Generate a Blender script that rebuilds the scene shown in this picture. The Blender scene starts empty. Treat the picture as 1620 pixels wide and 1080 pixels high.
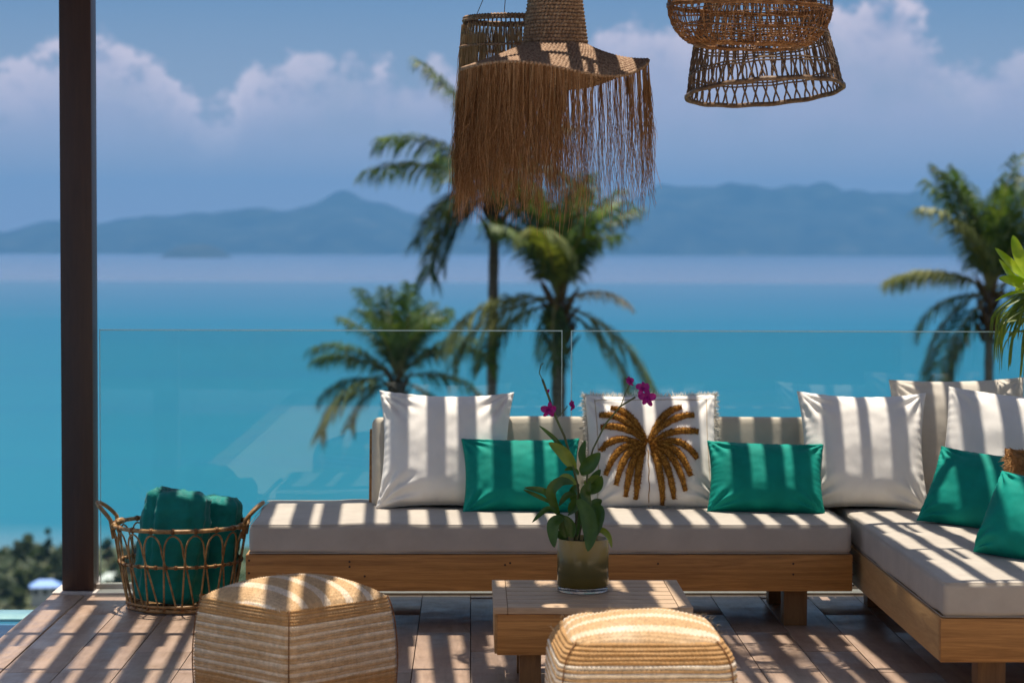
import bpy, bmesh, math, random
import numpy as np
from mathutils import Vector, Matrix, noise as mnoise
R = math.radians
random.seed(7)
sc = bpy.context.scene
col = sc.collection

# ------------------------------------------------------------------ camera
F, CX, CY, EYE = 3600.0, 810.0, 540.0, 1.47      # focal length in photo pixels, eye height above deck
PITCH, YAW, ROLL = math.atan(158 / 3600), R(1.03), R(0.16)
cam = bpy.data.cameras.new('camera')
cam.sensor_width = 36; cam.lens = 36 * F / 1620
cam.clip_start = 0.1; cam.clip_end = 120000
cam.dof.use_dof = True; cam.dof.focus_distance = 8.05; cam.dof.aperture_fstop = 3.6
camo = bpy.data.objects.new('camera', cam); col.objects.link(camo)
CM = Matrix.Rotation(-YAW, 4, 'Z') @ Matrix.Rotation(R(90) - PITCH, 4, 'X') @ Matrix.Rotation(ROLL, 4, 'Z')
camo.matrix_world = Matrix.Translation((0, 0, EYE)) @ CM
sc.camera = camo
CM3 = CM.to_3x3()


def at(px, py, Y):
    """World point on the plane y = Y (metres out from the camera) seen at photo pixel px, py."""
    d = CM3 @ Vector(((px - CX) / F, -(py - CY) / F, -1))
    return Vector((0, 0, EYE)) + d * (Y / d.y)


# ------------------------------------------------------------------ light
SUN_TILT = R(8.5)            # the noon sun leans a little towards the sea
world = bpy.data.worlds.new('World'); sc.world = world; world.use_nodes = True
nt = world.node_tree; N = nt.nodes; L = nt.links
for n in list(N): N.remove(n)


def nd(t, **kw):
    n = N.new(t)
    for k, v in kw.items(): setattr(n, k, v)
    return n


def mth(op, a, b=None, c=None, clamp=False):
    n = N.new('ShaderNodeMath'); n.operation = op; n.use_clamp = clamp
    for i, v in enumerate((a, b, c)):
        if v is None: continue
        if isinstance(v, (int, float)): n.inputs[i].default_value = v
        else: L.new(v, n.inputs[i])
    return n.outputs[0]


def mixc(f, a, b, mode='MIX'):
    n = N.new('ShaderNodeMix'); n.data_type = 'RGBA'; n.blend_type = mode
    if isinstance(f, (int, float)): n.inputs[0].default_value = f
    else: L.new(f, n.inputs[0])
    for i, v in ((6, a), (7, b)):
        if isinstance(v, tuple): n.inputs[i].default_value = (*v, 1)
        else: L.new(v, n.inputs[i])
    return n.outputs[2]


sky = nd('ShaderNodeTexSky', sky_type='NISHITA', sun_disc=False)
sky.sun_elevation = R(90) - SUN_TILT; sky.sun_rotation = 0.0
sky.air_density = 1.0; sky.dust_density = 0.6; sky.ozone_density = 2.0
tc = nd('ShaderNodeTexCoord')
sep = nd('ShaderNodeSeparateXYZ'); L.new(tc.outputs['Generated'], sep.inputs[0])
az = mth('ARCTAN2', sep.outputs[0], sep.outputs[1])
el = mth('ARCSINE', sep.outputs[2])
# bank of cumulus: its top follows a rolling line round the horizon, broken up by noise
azp = mth('PINGPONG', mth('ADD', az, 0.205), 0.45)
fc = nd('ShaderNodeFloatCurve')
cv = fc.mapping.curves[0]
tops = [(0, 110), (60, 95), (150, 62), (210, 78), (260, 100), (305, 150), (350, 180), (400, 120), (450, 100), (540, 80),
        (620, 92), (700, 80), (800, 90), (900, 75), (985, 18), (1060, 40), (1150, 45), (1290, 20), (1400, 2),
        (1450, 30), (1500, 75), (1540, 85), (1590, 60), (1660, 50), (1800, 110), (2000, 70), (2100, 100)]
pts = []
for px, py in tops:
    a = (px - 745) / 3600 + 0.205
    e = (382 - py) / 3600
    pts.append((a / 0.45, e / 0.15))
cv.points[0].location = (0, pts[0][1]); cv.points[1].location = (1, pts[-1][1])
for p in pts:
    if 0.001 < p[0] < 0.999: cv.points.new(*p)
fc.mapping.update()
L.new(mth('DIVIDE', azp, 0.45), fc.inputs[1])
top = mth('MULTIPLY', fc.outputs[0], 0.15)
mp = nd('ShaderNodeMapping'); mp.inputs['Scale'].default_value = (1, 1, 1.25); L.new(tc.outputs['Generated'], mp.inputs[0])


def wnoise(scale, detail, rough, off=0.0):
    n = nd('ShaderNodeTexNoise'); n.inputs['Scale'].default_value = scale; n.inputs['Detail'].default_value = detail
    n.inputs['Roughness'].default_value = rough
    if off:
        m = nd('ShaderNodeMapping'); m.inputs['Location'].default_value = (off, off * 1.7, off * .3)
        L.new(mp.outputs[0], m.inputs[0]); L.new(m.outputs[0], n.inputs['Vector'])
    else: L.new(mp.outputs[0], n.inputs['Vector'])
    return n.outputs[0]


n1 = wnoise(55, 8, 0.62); n2 = wnoise(28, 6, 0.6, 3.1); n3 = wnoise(12, 4, 0.5, 7.7)
edge = mth('ADD', mth('SUBTRACT', top, el), mth('MULTIPLY', mth('SUBTRACT', n1, 0.52), 0.060))
edge = mth('ADD', edge, mth('MULTIPLY', mth('SUBTRACT', n2, 0.5), 0.034))
dens = mth('MULTIPLY', edge, 120, clamp=True)
# body thins towards the hazy base of the bank
base = mth('MULTIPLY', mth('SUBTRACT', el, 0.030), 36, clamp=True)
patch = mth('MULTIPLY', mth('SUBTRACT', mth('ADD', n2, mth('MULTIPLY', n3, .6)), .58), 4.5, clamp=True)
body = mth('MULTIPLY', dens, mth('ADD', mth('MULTIPLY', base, .62), .25))
body = mth('MULTIPLY', body, mth('ADD', mth('MULTIPLY', patch, .5), .5))
# crests catch the sun
crest = mth('SUBTRACT', 1.0, mth('MULTIPLY', edge, 30, clamp=True))
crest = mth('MULTIPLY', mth('MULTIPLY', crest, dens), mth('MULTIPLY', mth('SUBTRACT', n1, .40), 5, clamp=True))
skyc = mixc(1.0, sky.outputs[0], (0.31, 0.395, 0.535), 'MULTIPLY')
SKYK = 0.085
cl_dark = (0.30 / SKYK, 0.295 / SKYK, 0.38 / SKYK)
cl_lite = (0.58 / SKYK, 0.49 / SKYK, 0.53 / SKYK)
cc = mixc(crest, cl_dark, cl_lite)
low = mth('SUBTRACT', 1.0, mth('MULTIPLY', el, 9, clamp=True))
skyc2 = mixc(mth('MULTIPLY', low, 0.8), skyc, (0.35 / SKYK, 0.33 / SKYK, 0.40 / SKYK))
skyc3 = mixc(body, skyc2, cc)
# bright cloud cover above the view, added to fill the shade on the terrace
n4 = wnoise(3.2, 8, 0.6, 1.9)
fill_clouds = mth('MULTIPLY', mth('MULTIPLY', mth('SUBTRACT', n4, 0.49), 7, clamp=True), mth('MULTIPLY', mth('SUBTRACT', el, 0.13), 6, clamp=True))
skyc3 = mixc(mth('MULTIPLY', fill_clouds, .9), skyc3, (0.80 / SKYK, 0.75 / SKYK, 0.74 / SKYK))
bg = nd('ShaderNodeBackground'); bg.inputs[1].default_value = SKYK
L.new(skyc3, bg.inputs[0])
wo = nd('ShaderNodeOutputWorld'); L.new(bg.outputs[0], wo.inputs[0])

sl = bpy.data.lights.new('sun', 'SUN'); sl.energy = 4.1; sl.angle = R(0.5); sl.color = (1.0, 0.915, 0.79)
so = bpy.data.objects.new('sun', sl); col.objects.link(so)
so.rotation_euler = (-SUN_TILT, 0, 0)          # light falls from high over the sea
sc.view_settings.view_transform = 'Standard'; sc.view_settings.look = 'None'
sc.view_settings.exposure = 0.8; sc.view_settings.gamma = 1; sc.view_settings.use_curve_mapping = False
sc.cycles.use_denoising = True
sc.cycles.max_bounces = 10; sc.cycles.transparent_max_bounces = 24; sc.cycles.volume_bounces = 1
sc.cycles.caustics_reflective = False; sc.cycles.caustics_refractive = False
sc.cycles.sample_clamp_indirect = 6


# ------------------------------------------------------------------ materials
class M:
    def __init__(s, name):
        s.m = bpy.data.materials.new(name); s.m.use_nodes = True
        s.t = s.m.node_tree; s.b = s.t.nodes['Principled BSDF']; s.out = s.t.nodes['Material Output']
        s.co = None

    def n(s, t, **kw):
        x = s.t.nodes.new(t)
        for k, v in kw.items(): setattr(x, k, v)
        return x

    def l(s, a, b): s.t.links.new(a, b)

    def coord(s, scale=(1, 1, 1), kind='Object', rand=False):
        c = s.n('ShaderNodeTexCoord'); m = s.n('ShaderNodeMapping'); m.inputs['Scale'].default_value = scale
        s.l(c.outputs[kind], m.inputs[0])
        if rand:
            o = s.n('ShaderNodeObjectInfo'); v = s.n('ShaderNodeVectorMath', operation='SCALE')
            v.inputs[0].default_value = (31, 17, 23); s.l(o.outputs['Random'], v.inputs['Scale']); s.l(v.outputs[0], m.inputs['Location'])
        return m.outputs[0]

    def noise(s, vec, scale, detail=4, rough=.55, dist=0):
        x = s.n('ShaderNodeTexNoise'); x.inputs['Scale'].default_value = scale; x.inputs['Detail'].default_value = detail
        x.inputs['Roughness'].default_value = rough; x.inputs['Distortion'].default_value = dist
        s.l(vec, x.inputs['Vector']); return x.outputs[0]

    def ramp(s, fac, stops):
        x = s.n('ShaderNodeValToRGB'); e = x.color_ramp.elements
        while len(e) < len(stops): e.new(.5)
        for i, (p, c) in enumerate(stops):
            e[i].position = p; e[i].color = (*c, 1) if len(c) == 3 else c
        s.l(fac, x.inputs[0]); return x.outputs[0]

    def math(s, op, a, b=None, clamp=False):
        x = s.n('ShaderNodeMath', operation=op); x.use_clamp = clamp
        for i, v in enumerate((a, b)):
            if v is None: continue
            if isinstance(v, (int, float)): x.inputs[i].default_value = v
            else: s.l(v, x.inputs[i])
        return x.outputs[0]

    def mix(s, f, a, b, mode='MIX'):
        x = s.n('ShaderNodeMix', data_type='RGBA', blend_type=mode)
        for i, v in ((0, f), (6, a), (7, b)):
            if isinstance(v, (int, float)): x.inputs[i].default_value = v
            elif isinstance(v, tuple): x.inputs[i].default_value = (*v, 1)
            else: s.l(v, x.inputs[i])
        return x.outputs[2]

    def bump(s, h, strength, dist=.01, chain=None):
        x = s.n('ShaderNodeBump'); x.inputs['Strength'].default_value = strength; x.inputs['Distance'].default_value = dist
        s.l(h, x.inputs['Height'])
        if chain is not None: s.l(chain, x.inputs['Normal'])
        s.l(x.outputs[0], s.b.inputs['Normal']); return x.outputs[0]

    def base(s, c):
        if isinstance(c, tuple): s.b.inputs['Base Color'].default_value = (*c, 1)
        else: s.l(c, s.b.inputs['Base Color'])

    def set(s, **kw):
        for k, v in kw.items(): s.b.inputs[k.replace('_', ' ')].default_value = v
        return s


def wood(name, dark, light, grain=(1, 14, 14), rough=.55, scale=3.0, rand=True, knots=False):
    m = M(name); v = m.coord(grain, rand=rand)
    a = m.noise(v, scale, 6, .6, 1.2); b = m.noise(v, scale * 7, 4, .6, .3)
    f = m.math('ADD', m.math('MULTIPLY', a, .72), m.math('MULTIPLY', b, .28))
    c = m.ramp(f, [(.30, dark), (.52, tuple((d + l) / 2 for d, l in zip(dark, light))), (.72, light)])
    if knots:
        w = m.n('ShaderNodeTexVoronoi', feature='F1'); w.inputs['Scale'].default_value = 1.3
        m.l(v, w.inputs['Vector'])
        k = m.math('SUBTRACT', 1.0, m.math('MULTIPLY', w.outputs['Distance'], 7, clamp=True))
        c = m.mix(m.math('MULTIPLY', k, .6), c, tuple(d * .35 for d in dark))
    m.base(c); m.set(Roughness=rough); m.bump(f, .25, .004)
    return m.m


def fabric(name, c1, c2, weave=420, rough=.9, sheen=.2, wr=.35, trans=0):
    m = M(name); v = m.coord()
    a = m.noise(v, 9, 5, .6)
    m.base(m.ramp(a, [(.3, c1), (.7, c2)])); m.set(Roughness=rough, Sheen_Weight=sheen, Specular_IOR_Level=.2)
    w = m.noise(v, weave, 2, .5)
    h1 = m.bump(a, wr, .012)
    m.bump(w, .25, .0012, h1)
    return m.m


MAT = {}
MAT['post'] = wood('post_paint', (.050, .020, .012), (.080, .034, .020), (14, 14, 1), .42)
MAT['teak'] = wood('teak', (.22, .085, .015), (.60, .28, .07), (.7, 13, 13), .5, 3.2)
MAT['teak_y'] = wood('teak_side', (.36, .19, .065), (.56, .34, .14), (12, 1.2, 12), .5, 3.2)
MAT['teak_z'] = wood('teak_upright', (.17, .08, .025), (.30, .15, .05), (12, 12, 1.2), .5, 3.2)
MAT['teak_pale'] = wood('weathered_teak', (.34, .22, .13), (.54, .39, .25), (1.1, 14, 14), .62, 3.4)
MAT['dark_hole'] = M('screw_plug').set(Roughness=.6).m; MAT['dark_hole'].node_tree.nodes['Principled BSDF'].inputs[0].default_value = (.05, .02, .01, 1)

# wood look floor planks
m = M('plank_tile'); v = m.coord((9, .9, 1), rand=True)
a = m.noise(v, 2.4, 7, .65, 1.5); b = m.noise(v, 20, 3, .6)
oi = m.n('ShaderNodeObjectInfo')
f = m.math('ADD', m.math('MULTIPLY', a, .75), m.math('MULTIPLY', b, .25))
c = m.ramp(f, [(.28, (.21, .14, .095)), (.5, (.335, .23, .165)), (.74, (.43, .31, .225))])
c = m.mix(1.0, c, m.ramp(oi.outputs['Random'], [(0, (.86, .85, .86)), (.5, (.96, .96, .96)), (1, (1.08, 1.06, 1.04))]), 'MULTIPLY')
v2 = m.coord((1, 1, 1), 'Object', True); st = m.noise(v2, 5, 4, .6)
c = m.mix(m.math('MULTIPLY', m.math('SUBTRACT', st, .5, ), 1.2, clamp=True), c, (.36, .28, .24))
m.base(c); m.set(Roughness=.42); m.bump(f, .2, .003); MAT['plank'] = m.m
m.l(m.ramp(m.noise(v2, 9, 4, .6), [(.3, (.3,) * 3), (.7, (.55,) * 3)]), m.b.inputs['Roughness'])

m = M('grout'); v = m.coord(); m.base(m.ramp(m.noise(v, 30), [(.3, (.18, .13, .105)), (.7, (.25, .19, .15))])); m.set(Roughness=.9); MAT['grout'] = m.m
m = M('pale_stone'); v = m.coord(); a = m.noise(v, 14, 8, .65)
m.base(m.ramp(a, [(.3, (.42, .36, .32)), (.7, (.60, .54, .49))])); m.set(Roughness=.75); m.bump(a, .3, .004); MAT['stone'] = m.m
m = M('white_plaster'); v = m.coord(); a = m.noise(v, 3, 8, .6)
m.base(m.ramp(a, [(.3, (.66, .64, .60)), (.7, (.76, .74, .70))])); m.set(Roughness=.85); m.bump(a, .2, .004); MAT['plaster'] = m.m
m = M('bounce_limestone'); v = m.coord(); a = m.noise(v, 5, 8, .65)
m.base(m.ramp(a, [(.3, (.60, .49, .36)), (.7, (.70, .59, .45))])); m.set(Roughness=.6); MAT['bounce_lime'] = m.m  # warm pale stone of the added floor that bounces sunlight

MAT['seat'] = fabric('taupe_canvas', (.40, .355, .30), (.47, .42, .355), 500, .88, .1, .25)
MAT['back'] = fabric('beige_canvas', (.47, .42, .335), (.54, .485, .39), 500, .88, .1, .2)
MAT['white'] = fabric('white_cotton', (.79, .75, .69), (.845, .805, .745), 520, .95, .05, .12)
MAT['cream'] = fabric('cream_linen', (.60, .54, .45), (.68, .62, .53), 420, .95, .05, .12)
MAT['teal'] = fabric('teal_satin', (.0, .205, .155), (.001, .285, .22), 600, .75, .0, .15)
MAT['towel'] = fabric('teal_terry', (.0, .13, .112), (.001, .235, .20), 260, .6, .15, .9)
MAT['pipe'] = fabric('beige_stitching', (.42, .32, .21), (.52, .41, .28), 500)

MAT['raffia'] = fabric('rust_raffia', (.22, .10, .03), (.48, .25, .09), 200, .95, .1, .8)
MAT['thread'] = fabric('white_fringe', (.70, .67, .60), (.80, .77, .71), 300)


def fibre(name, stops, sx=40, rough=.7, trans=0.0):
    m = M(name); v = m.coord((1, 1, 1)); a = m.noise(v, sx, 4, .7)
    c = m.ramp(a, stops); m.base(c); m.set(Roughness=rough, Specular_IOR_Level=.25)
    m.bump(a, .3, .002)
    if trans:
        tr = m.n('ShaderNodeBsdfTranslucent'); mx = m.n('ShaderNodeMixShader'); mx.inputs[0].default_value = trans
        m.l(c, tr.inputs[0]); m.l(m.b.outputs[0], mx.inputs[1]); m.l(tr.outputs[0], mx.inputs[2]); m.l(mx.outputs[0], m.out.inputs[0])
    return m.m


MAT['tuft'] = fibre('ochre_tufting', [(.38, (.085, .030, .004)), (.5, (.30, .13, .018)), (.66, (.58, .30, .06))], 150, .95)
MAT['rattan'] = fibre('rattan', [(.35, (.17, .085, .03)), (.5, (.32, .18, .07)), (.68, (.50, .32, .15))], 30, .38)
MAT['rattan_dark'] = fibre('binding', [(.3, (.10, .042, .014)), (.7, (.26, .12, .04))], 60, .5)
MAT['cane_red'] = fibre('reddish_cane', [(.32, (.10, .040, .014)), (.5, (.22, .095, .035)), (.7, (.40, .21, .09))], 40, .42)
MAT['cane_brown'] = fibre('brown_cane', [(.32, (.10, .058, .034)), (.5, (.20, .125, .078)), (.7, (.36, .26, .18))], 40, .5)
MAT['rope'] = fibre('seagrass_rope', [(.32, (.15, .085, .05)), (.5, (.30, .185, .115)), (.7, (.48, .34, .225))], 90, .8)
def strandmat(name, a, b_, c_):
    m = M(name); t = m.n('ShaderNodeAttribute', attribute_name='tone'); c = m.ramp(t.outputs['Fac'], [(.1, a), (.5, b_), (.95, c_)])
    m.base(c); m.set(Roughness=.7, Specular_IOR_Level=.2); tr = m.n('ShaderNodeBsdfTranslucent'); mx = m.n('ShaderNodeMixShader'); mx.inputs[0].default_value = .4
    m.l(c, tr.inputs[0]); m.l(m.b.outputs[0], mx.inputs[1]); m.l(tr.outputs[0], mx.inputs[2]); m.l(mx.outputs[0], m.out.inputs[0]); return m.m


MAT['strand'] = strandmat('abaca_strands', (.20, .085, .03), (.46, .23, .10), (.72, .45, .24))
MAT['strand_pale'] = strandmat('pale_raffia_strands', (.42, .26, .13), (.68, .48, .27), (.88, .72, .48))
m = M('jute'); at_ = m.n('ShaderNodeAttribute', attribute_name='tone'); v = m.coord(); a = m.noise(v, 60, 4, .7)
c = m.ramp(at_.outputs['Fac'], [(0, (.46, .26, .105)), (.45, (.56, .38, .215)), (1, (.84, .77, .66))])
c = m.mix(1.0, c, m.ramp(a, [(.3, (.72, .70, .66)), (.7, (1.15, 1.12, 1.08))]), 'MULTIPLY')
m.base(c); m.set(Roughness=.9, Specular_IOR_Level=.15); m.bump(m.noise(v, 260, 3, .7), .5, .003); MAT['jute'] = m.m
MAT['hair'] = fibre('jute_fuzz', [(.3, (.5, .34, .18)), (.7, (.68, .55, .38))], 30, .9, .4)


def leafmat(name, stops, trans=.3, rough=.4, sc_=14):
    m = M(name); v = m.coord(); a = m.noise(v, sc_, 3, .6); c = m.ramp(a, stops); m.base(c); m.set(Roughness=rough, Specular_IOR_Level=.4)
    tr = m.n('ShaderNodeBsdfTranslucent'); mx = m.n('ShaderNodeMixShader'); mx.inputs[0].default_value = trans
    g = m.mix(1.0, c, (1.5, 1.5, .5), 'MULTIPLY'); m.l(g, tr.inputs[0])
    m.l(m.b.outputs[0], mx.inputs[1]); m.l(tr.outputs[0], mx.inputs[2]); m.l(mx.outputs[0], m.out.inputs[0])
    return m.m


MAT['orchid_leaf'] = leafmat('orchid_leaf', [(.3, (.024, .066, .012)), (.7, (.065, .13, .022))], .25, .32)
MAT['orchid_leaf_lit'] = leafmat('sunlit_orchid_leaf', [(.3, (.10, .17, .025)), (.7, (.22, .27, .04))], .3, .35)  # brighter copy of the leaf, sunlight painted into its colour
MAT['stem'] = leafmat('orchid_stem', [(.3, (.06, .05, .02)), (.7, (.08, .12, .03))], .05, .5)
MAT['petal'] = leafmat('purple_petal', [(.3, (.20, .003, .15)), (.7, (.36, .008, .27))], .3, .5, 40)
MAT['palm'] = leafmat('palm_leaflet', [(.36, (.018, .045, .014)), (.52, (.055, .105, .026)), (.66, (.15, .21, .05))], .35, .5, 2.2)
MAT['palm_old'] = leafmat('old_palm_leaflet', [(.3, (.10, .13, .035)), (.7, (.24, .25, .08))], .3, .5, .9)
MAT['palm_dead'] = leafmat('dead_palm_leaflet', [(.3, (.42, .33, .25)), (.7, (.66, .56, .44))], .2, .7, .9)
MAT['rachis'] = leafmat('palm_rachis', [(.3, (.13, .13, .04)), (.7, (.25, .21, .07))], .02, .5, 2)
MAT['broad'] = leafmat('bright_broad_leaf', [(.3, (.22, .36, .02)), (.7, (.42, .50, .04))], .35, .3)
MAT['fern'] = leafmat('arching_leaf', [(.3, (.06, .12, .02)), (.7, (.20, .24, .045))], .35, .4)
MAT['tree'] = leafmat('tree_leaves', [(.3, (.020, .040, .016)), (.7, (.055, .085, .03))], .2, .6, .5)
MAT['tree2'] = leafmat('light_tree_leaves', [(.3, (.045, .07, .022)), (.7, (.09, .12, .035))], .2, .6, .5)
m = M('palm_trunk'); v = m.coord((1, 1, 9)); a = m.noise(v, 1.4, 6, .6)
m.base(m.ramp(a, [(.3, (.085, .065, .05)), (.7, (.21, .175, .14))])); m.set(Roughness=.9); m.bump(a, .8, .04); MAT['trunk'] = m.m
m = M('palm_fibre'); v = m.coord((4, 4, 1)); a = m.noise(v, 5, 5, .6)
m.base(m.ramp(a, [(.3, (.05, .028, .015)), (.7, (.16, .09, .04))])); m.set(Roughness=.95); MAT['fibre'] = m.m

# architectural glass: clear greenish body, Schlick mirror
m = M('rail_glass')
lw = m.n('ShaderNodeLayerWeight'); lw.inputs[0].default_value = .5
fr = m.math('ADD', m.math('MULTIPLY', m.math('POWER', lw.outputs['Facing'], 5), .9), .024)
tb = m.n('ShaderNodeBsdfTransparent'); tb.inputs[0].default_value = (.90, .972, .958, 1)
gl = m.n('ShaderNodeBsdfGlossy'); gl.inputs['Roughness'].default_value = .0; gl.inputs[0].default_value = (1, 1, 1, 1)
mx = m.n('ShaderNodeMixShader'); m.l(fr, mx.inputs[0]); m.l(tb.outputs[0], mx.inputs[1]); m.l(gl.outputs[0], mx.inputs[2])
df = m.n('ShaderNodeBsdfDiffuse'); df.inputs[0].default_value = (.35, .5, .5, 1)
v = m.coord((1, 1, 1)); sm = m.ramp(m.noise(v, 2.5, 6, .65), [(.45, (.004,) * 3), (.8, (.045,) * 3)])
mx2 = m.n('ShaderNodeMixShader'); m.l(sm, mx2.inputs[0]); m.l(mx.outputs[0], mx2.inputs[1]); m.l(df.outputs[0], mx2.inputs[2])
m.l(mx2.outputs[0], m.out.inputs[0]); MAT['glass'] = m.m
m = M('glass_edge'); m.base((.62, .82, .80)); m.set(Roughness=.3); MAT['glass_edge'] = m.m

# pot glass (tinted olive/amber) and its clear foot
m = M('pot_glass')
sx = m.n('ShaderNodeSeparateXYZ'); tcx = m.n('ShaderNodeTexCoord'); m.l(tcx.outputs['Object'], sx.inputs[0])
v = m.coord((5, 5, 2)); a = m.noise(v, 3, 4, .6)
zz = m.math('ADD', m.math('MULTIPLY', sx.outputs[2], 5.6), m.math('MULTIPLY', a, .12))
c = m.ramp(zz, [(.02, (.19, .13, .022)), (.40, (.10, .085, .032)), (.62, (.11, .095, .04)), (.76, (.24, .18, .065)), (1, (.34, .25, .09))])
m.base(c); m.set(Roughness=.16, IOR=1.4, Specular_IOR_Level=.35); MAT['pot'] = m.m
m = M('clear_glass'); m.base((.9, .95, 1)); m.set(Roughness=.03, Transmission_Weight=1.0, IOR=1.45); MAT['clear'] = m.m
m = M('bark_chips'); v = m.coord(); m.base(m.ramp(m.noise(v, 60), [(.3, (.03, .02, .012)), (.7, (.13, .085, .05))])); m.set(Roughness=.95); m.bump(m.noise(v, 60), 1, .01); MAT['bark'] = m.m

# sea: shallow turquoise, sea grass patches, sky sheen and haze painted as a slick beyond 5.6 km
m = M('sea_water'); v = m.coord((.0011, .0022, 1)); a = m.noise(v, 1.2, 6, .55); v3 = m.coord((.0005, .003, 1)); b = m.noise(v3, 3, 4, .6)
g = m.n('ShaderNodeTexCoord'); s3 = m.n('ShaderNodeSeparateXYZ'); m.l(g.outputs['Object'], s3.inputs[0])
dist = m.math('MULTIPLY', s3.outputs[1], .001)
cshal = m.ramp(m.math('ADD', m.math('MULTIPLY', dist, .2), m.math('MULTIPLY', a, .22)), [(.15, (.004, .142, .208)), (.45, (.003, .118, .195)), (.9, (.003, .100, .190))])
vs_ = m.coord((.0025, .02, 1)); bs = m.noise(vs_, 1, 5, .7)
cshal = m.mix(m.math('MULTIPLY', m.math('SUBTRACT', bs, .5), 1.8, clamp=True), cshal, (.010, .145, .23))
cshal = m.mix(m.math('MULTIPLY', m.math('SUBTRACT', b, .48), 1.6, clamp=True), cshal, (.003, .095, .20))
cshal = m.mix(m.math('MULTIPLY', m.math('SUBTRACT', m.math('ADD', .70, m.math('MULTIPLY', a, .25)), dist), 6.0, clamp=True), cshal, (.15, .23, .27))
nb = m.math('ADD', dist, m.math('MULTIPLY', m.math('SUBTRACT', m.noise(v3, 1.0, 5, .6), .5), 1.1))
glare_band = m.math('ADD', m.math('MULTIPLY', m.math('MULTIPLY', m.math('SUBTRACT', nb, 2.6), .33, clamp=True), .45), m.math('MULTIPLY', m.math('MULTIPLY', m.math('SUBTRACT', nb, 5.5), 3.5, clamp=True), .55))
m.base(m.mix(m.math('MULTIPLY', glare_band, .9), cshal, (.135, .17, .25)))
m.l(m.ramp(glare_band, [(0, (.42,) * 3), (1, (.22,) * 3)]), m.b.inputs['Roughness']); m.set(Specular_IOR_Level=.11, IOR=1.33)
vw = m.coord((.12, .3, 1)); m.bump(m.noise(vw, 1, 4, .6), .25, .6)
MAT['sea'] = m.m
m = M('hill_forest'); v = m.coord((.004,) * 3); a = m.noise(v, 1, 8, .65)
m.base(m.ramp(a, [(.35, (.010, .022, .026)), (.62, (.035, .050, .045)), (.75, (.10, .10, .08))])); m.set(Roughness=1); MAT['hill'] = m.m
m = M('slope_ground'); v = m.coord((.1,) * 3); a = m.noise(v, 1, 8, .65)
m.base(m.ramp(a, [(.35, (.035, .055, .02)), (.6, (.08, .085, .04)), (.75, (.17, .13, .08))])); m.set(Roughness=1); m.bump(a, 1, 1); MAT['ground'] = m.m
m = M('pool_water'); v = m.coord(); a = m.noise(v, 3.5, 3, .5)
m.base((.035, .16, .27)); m.set(Roughness=.04, IOR=1.33, Transmission_Weight=0.0); m.bump(a, .12, .03); MAT['pool'] = m.m
m = M('pool_tile'); v = m.coord(); a = m.noise(v, 12, 4, .6)
m.base(m.ramp(a, [(.3, (.20, .38, .40)), (.7, (.27, .47, .47))])); m.set(Roughness=.15); MAT['pooltile'] = m.m
MAT['blue_roof'] = M('blue_metal_roof').set(Roughness=.45).m; MAT['blue_roof'].node_tree.nodes['Principled BSDF'].inputs[0].default_value = (.16, .33, .72, 1)
MAT['house_white'] = MAT['plaster']
MAT['window'] = M('dark_window').set(Roughness=.1).m; MAT['window'].node_tree.nodes['Principled BSDF'].inputs[0].default_value = (.02, .03, .04, 1)


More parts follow.
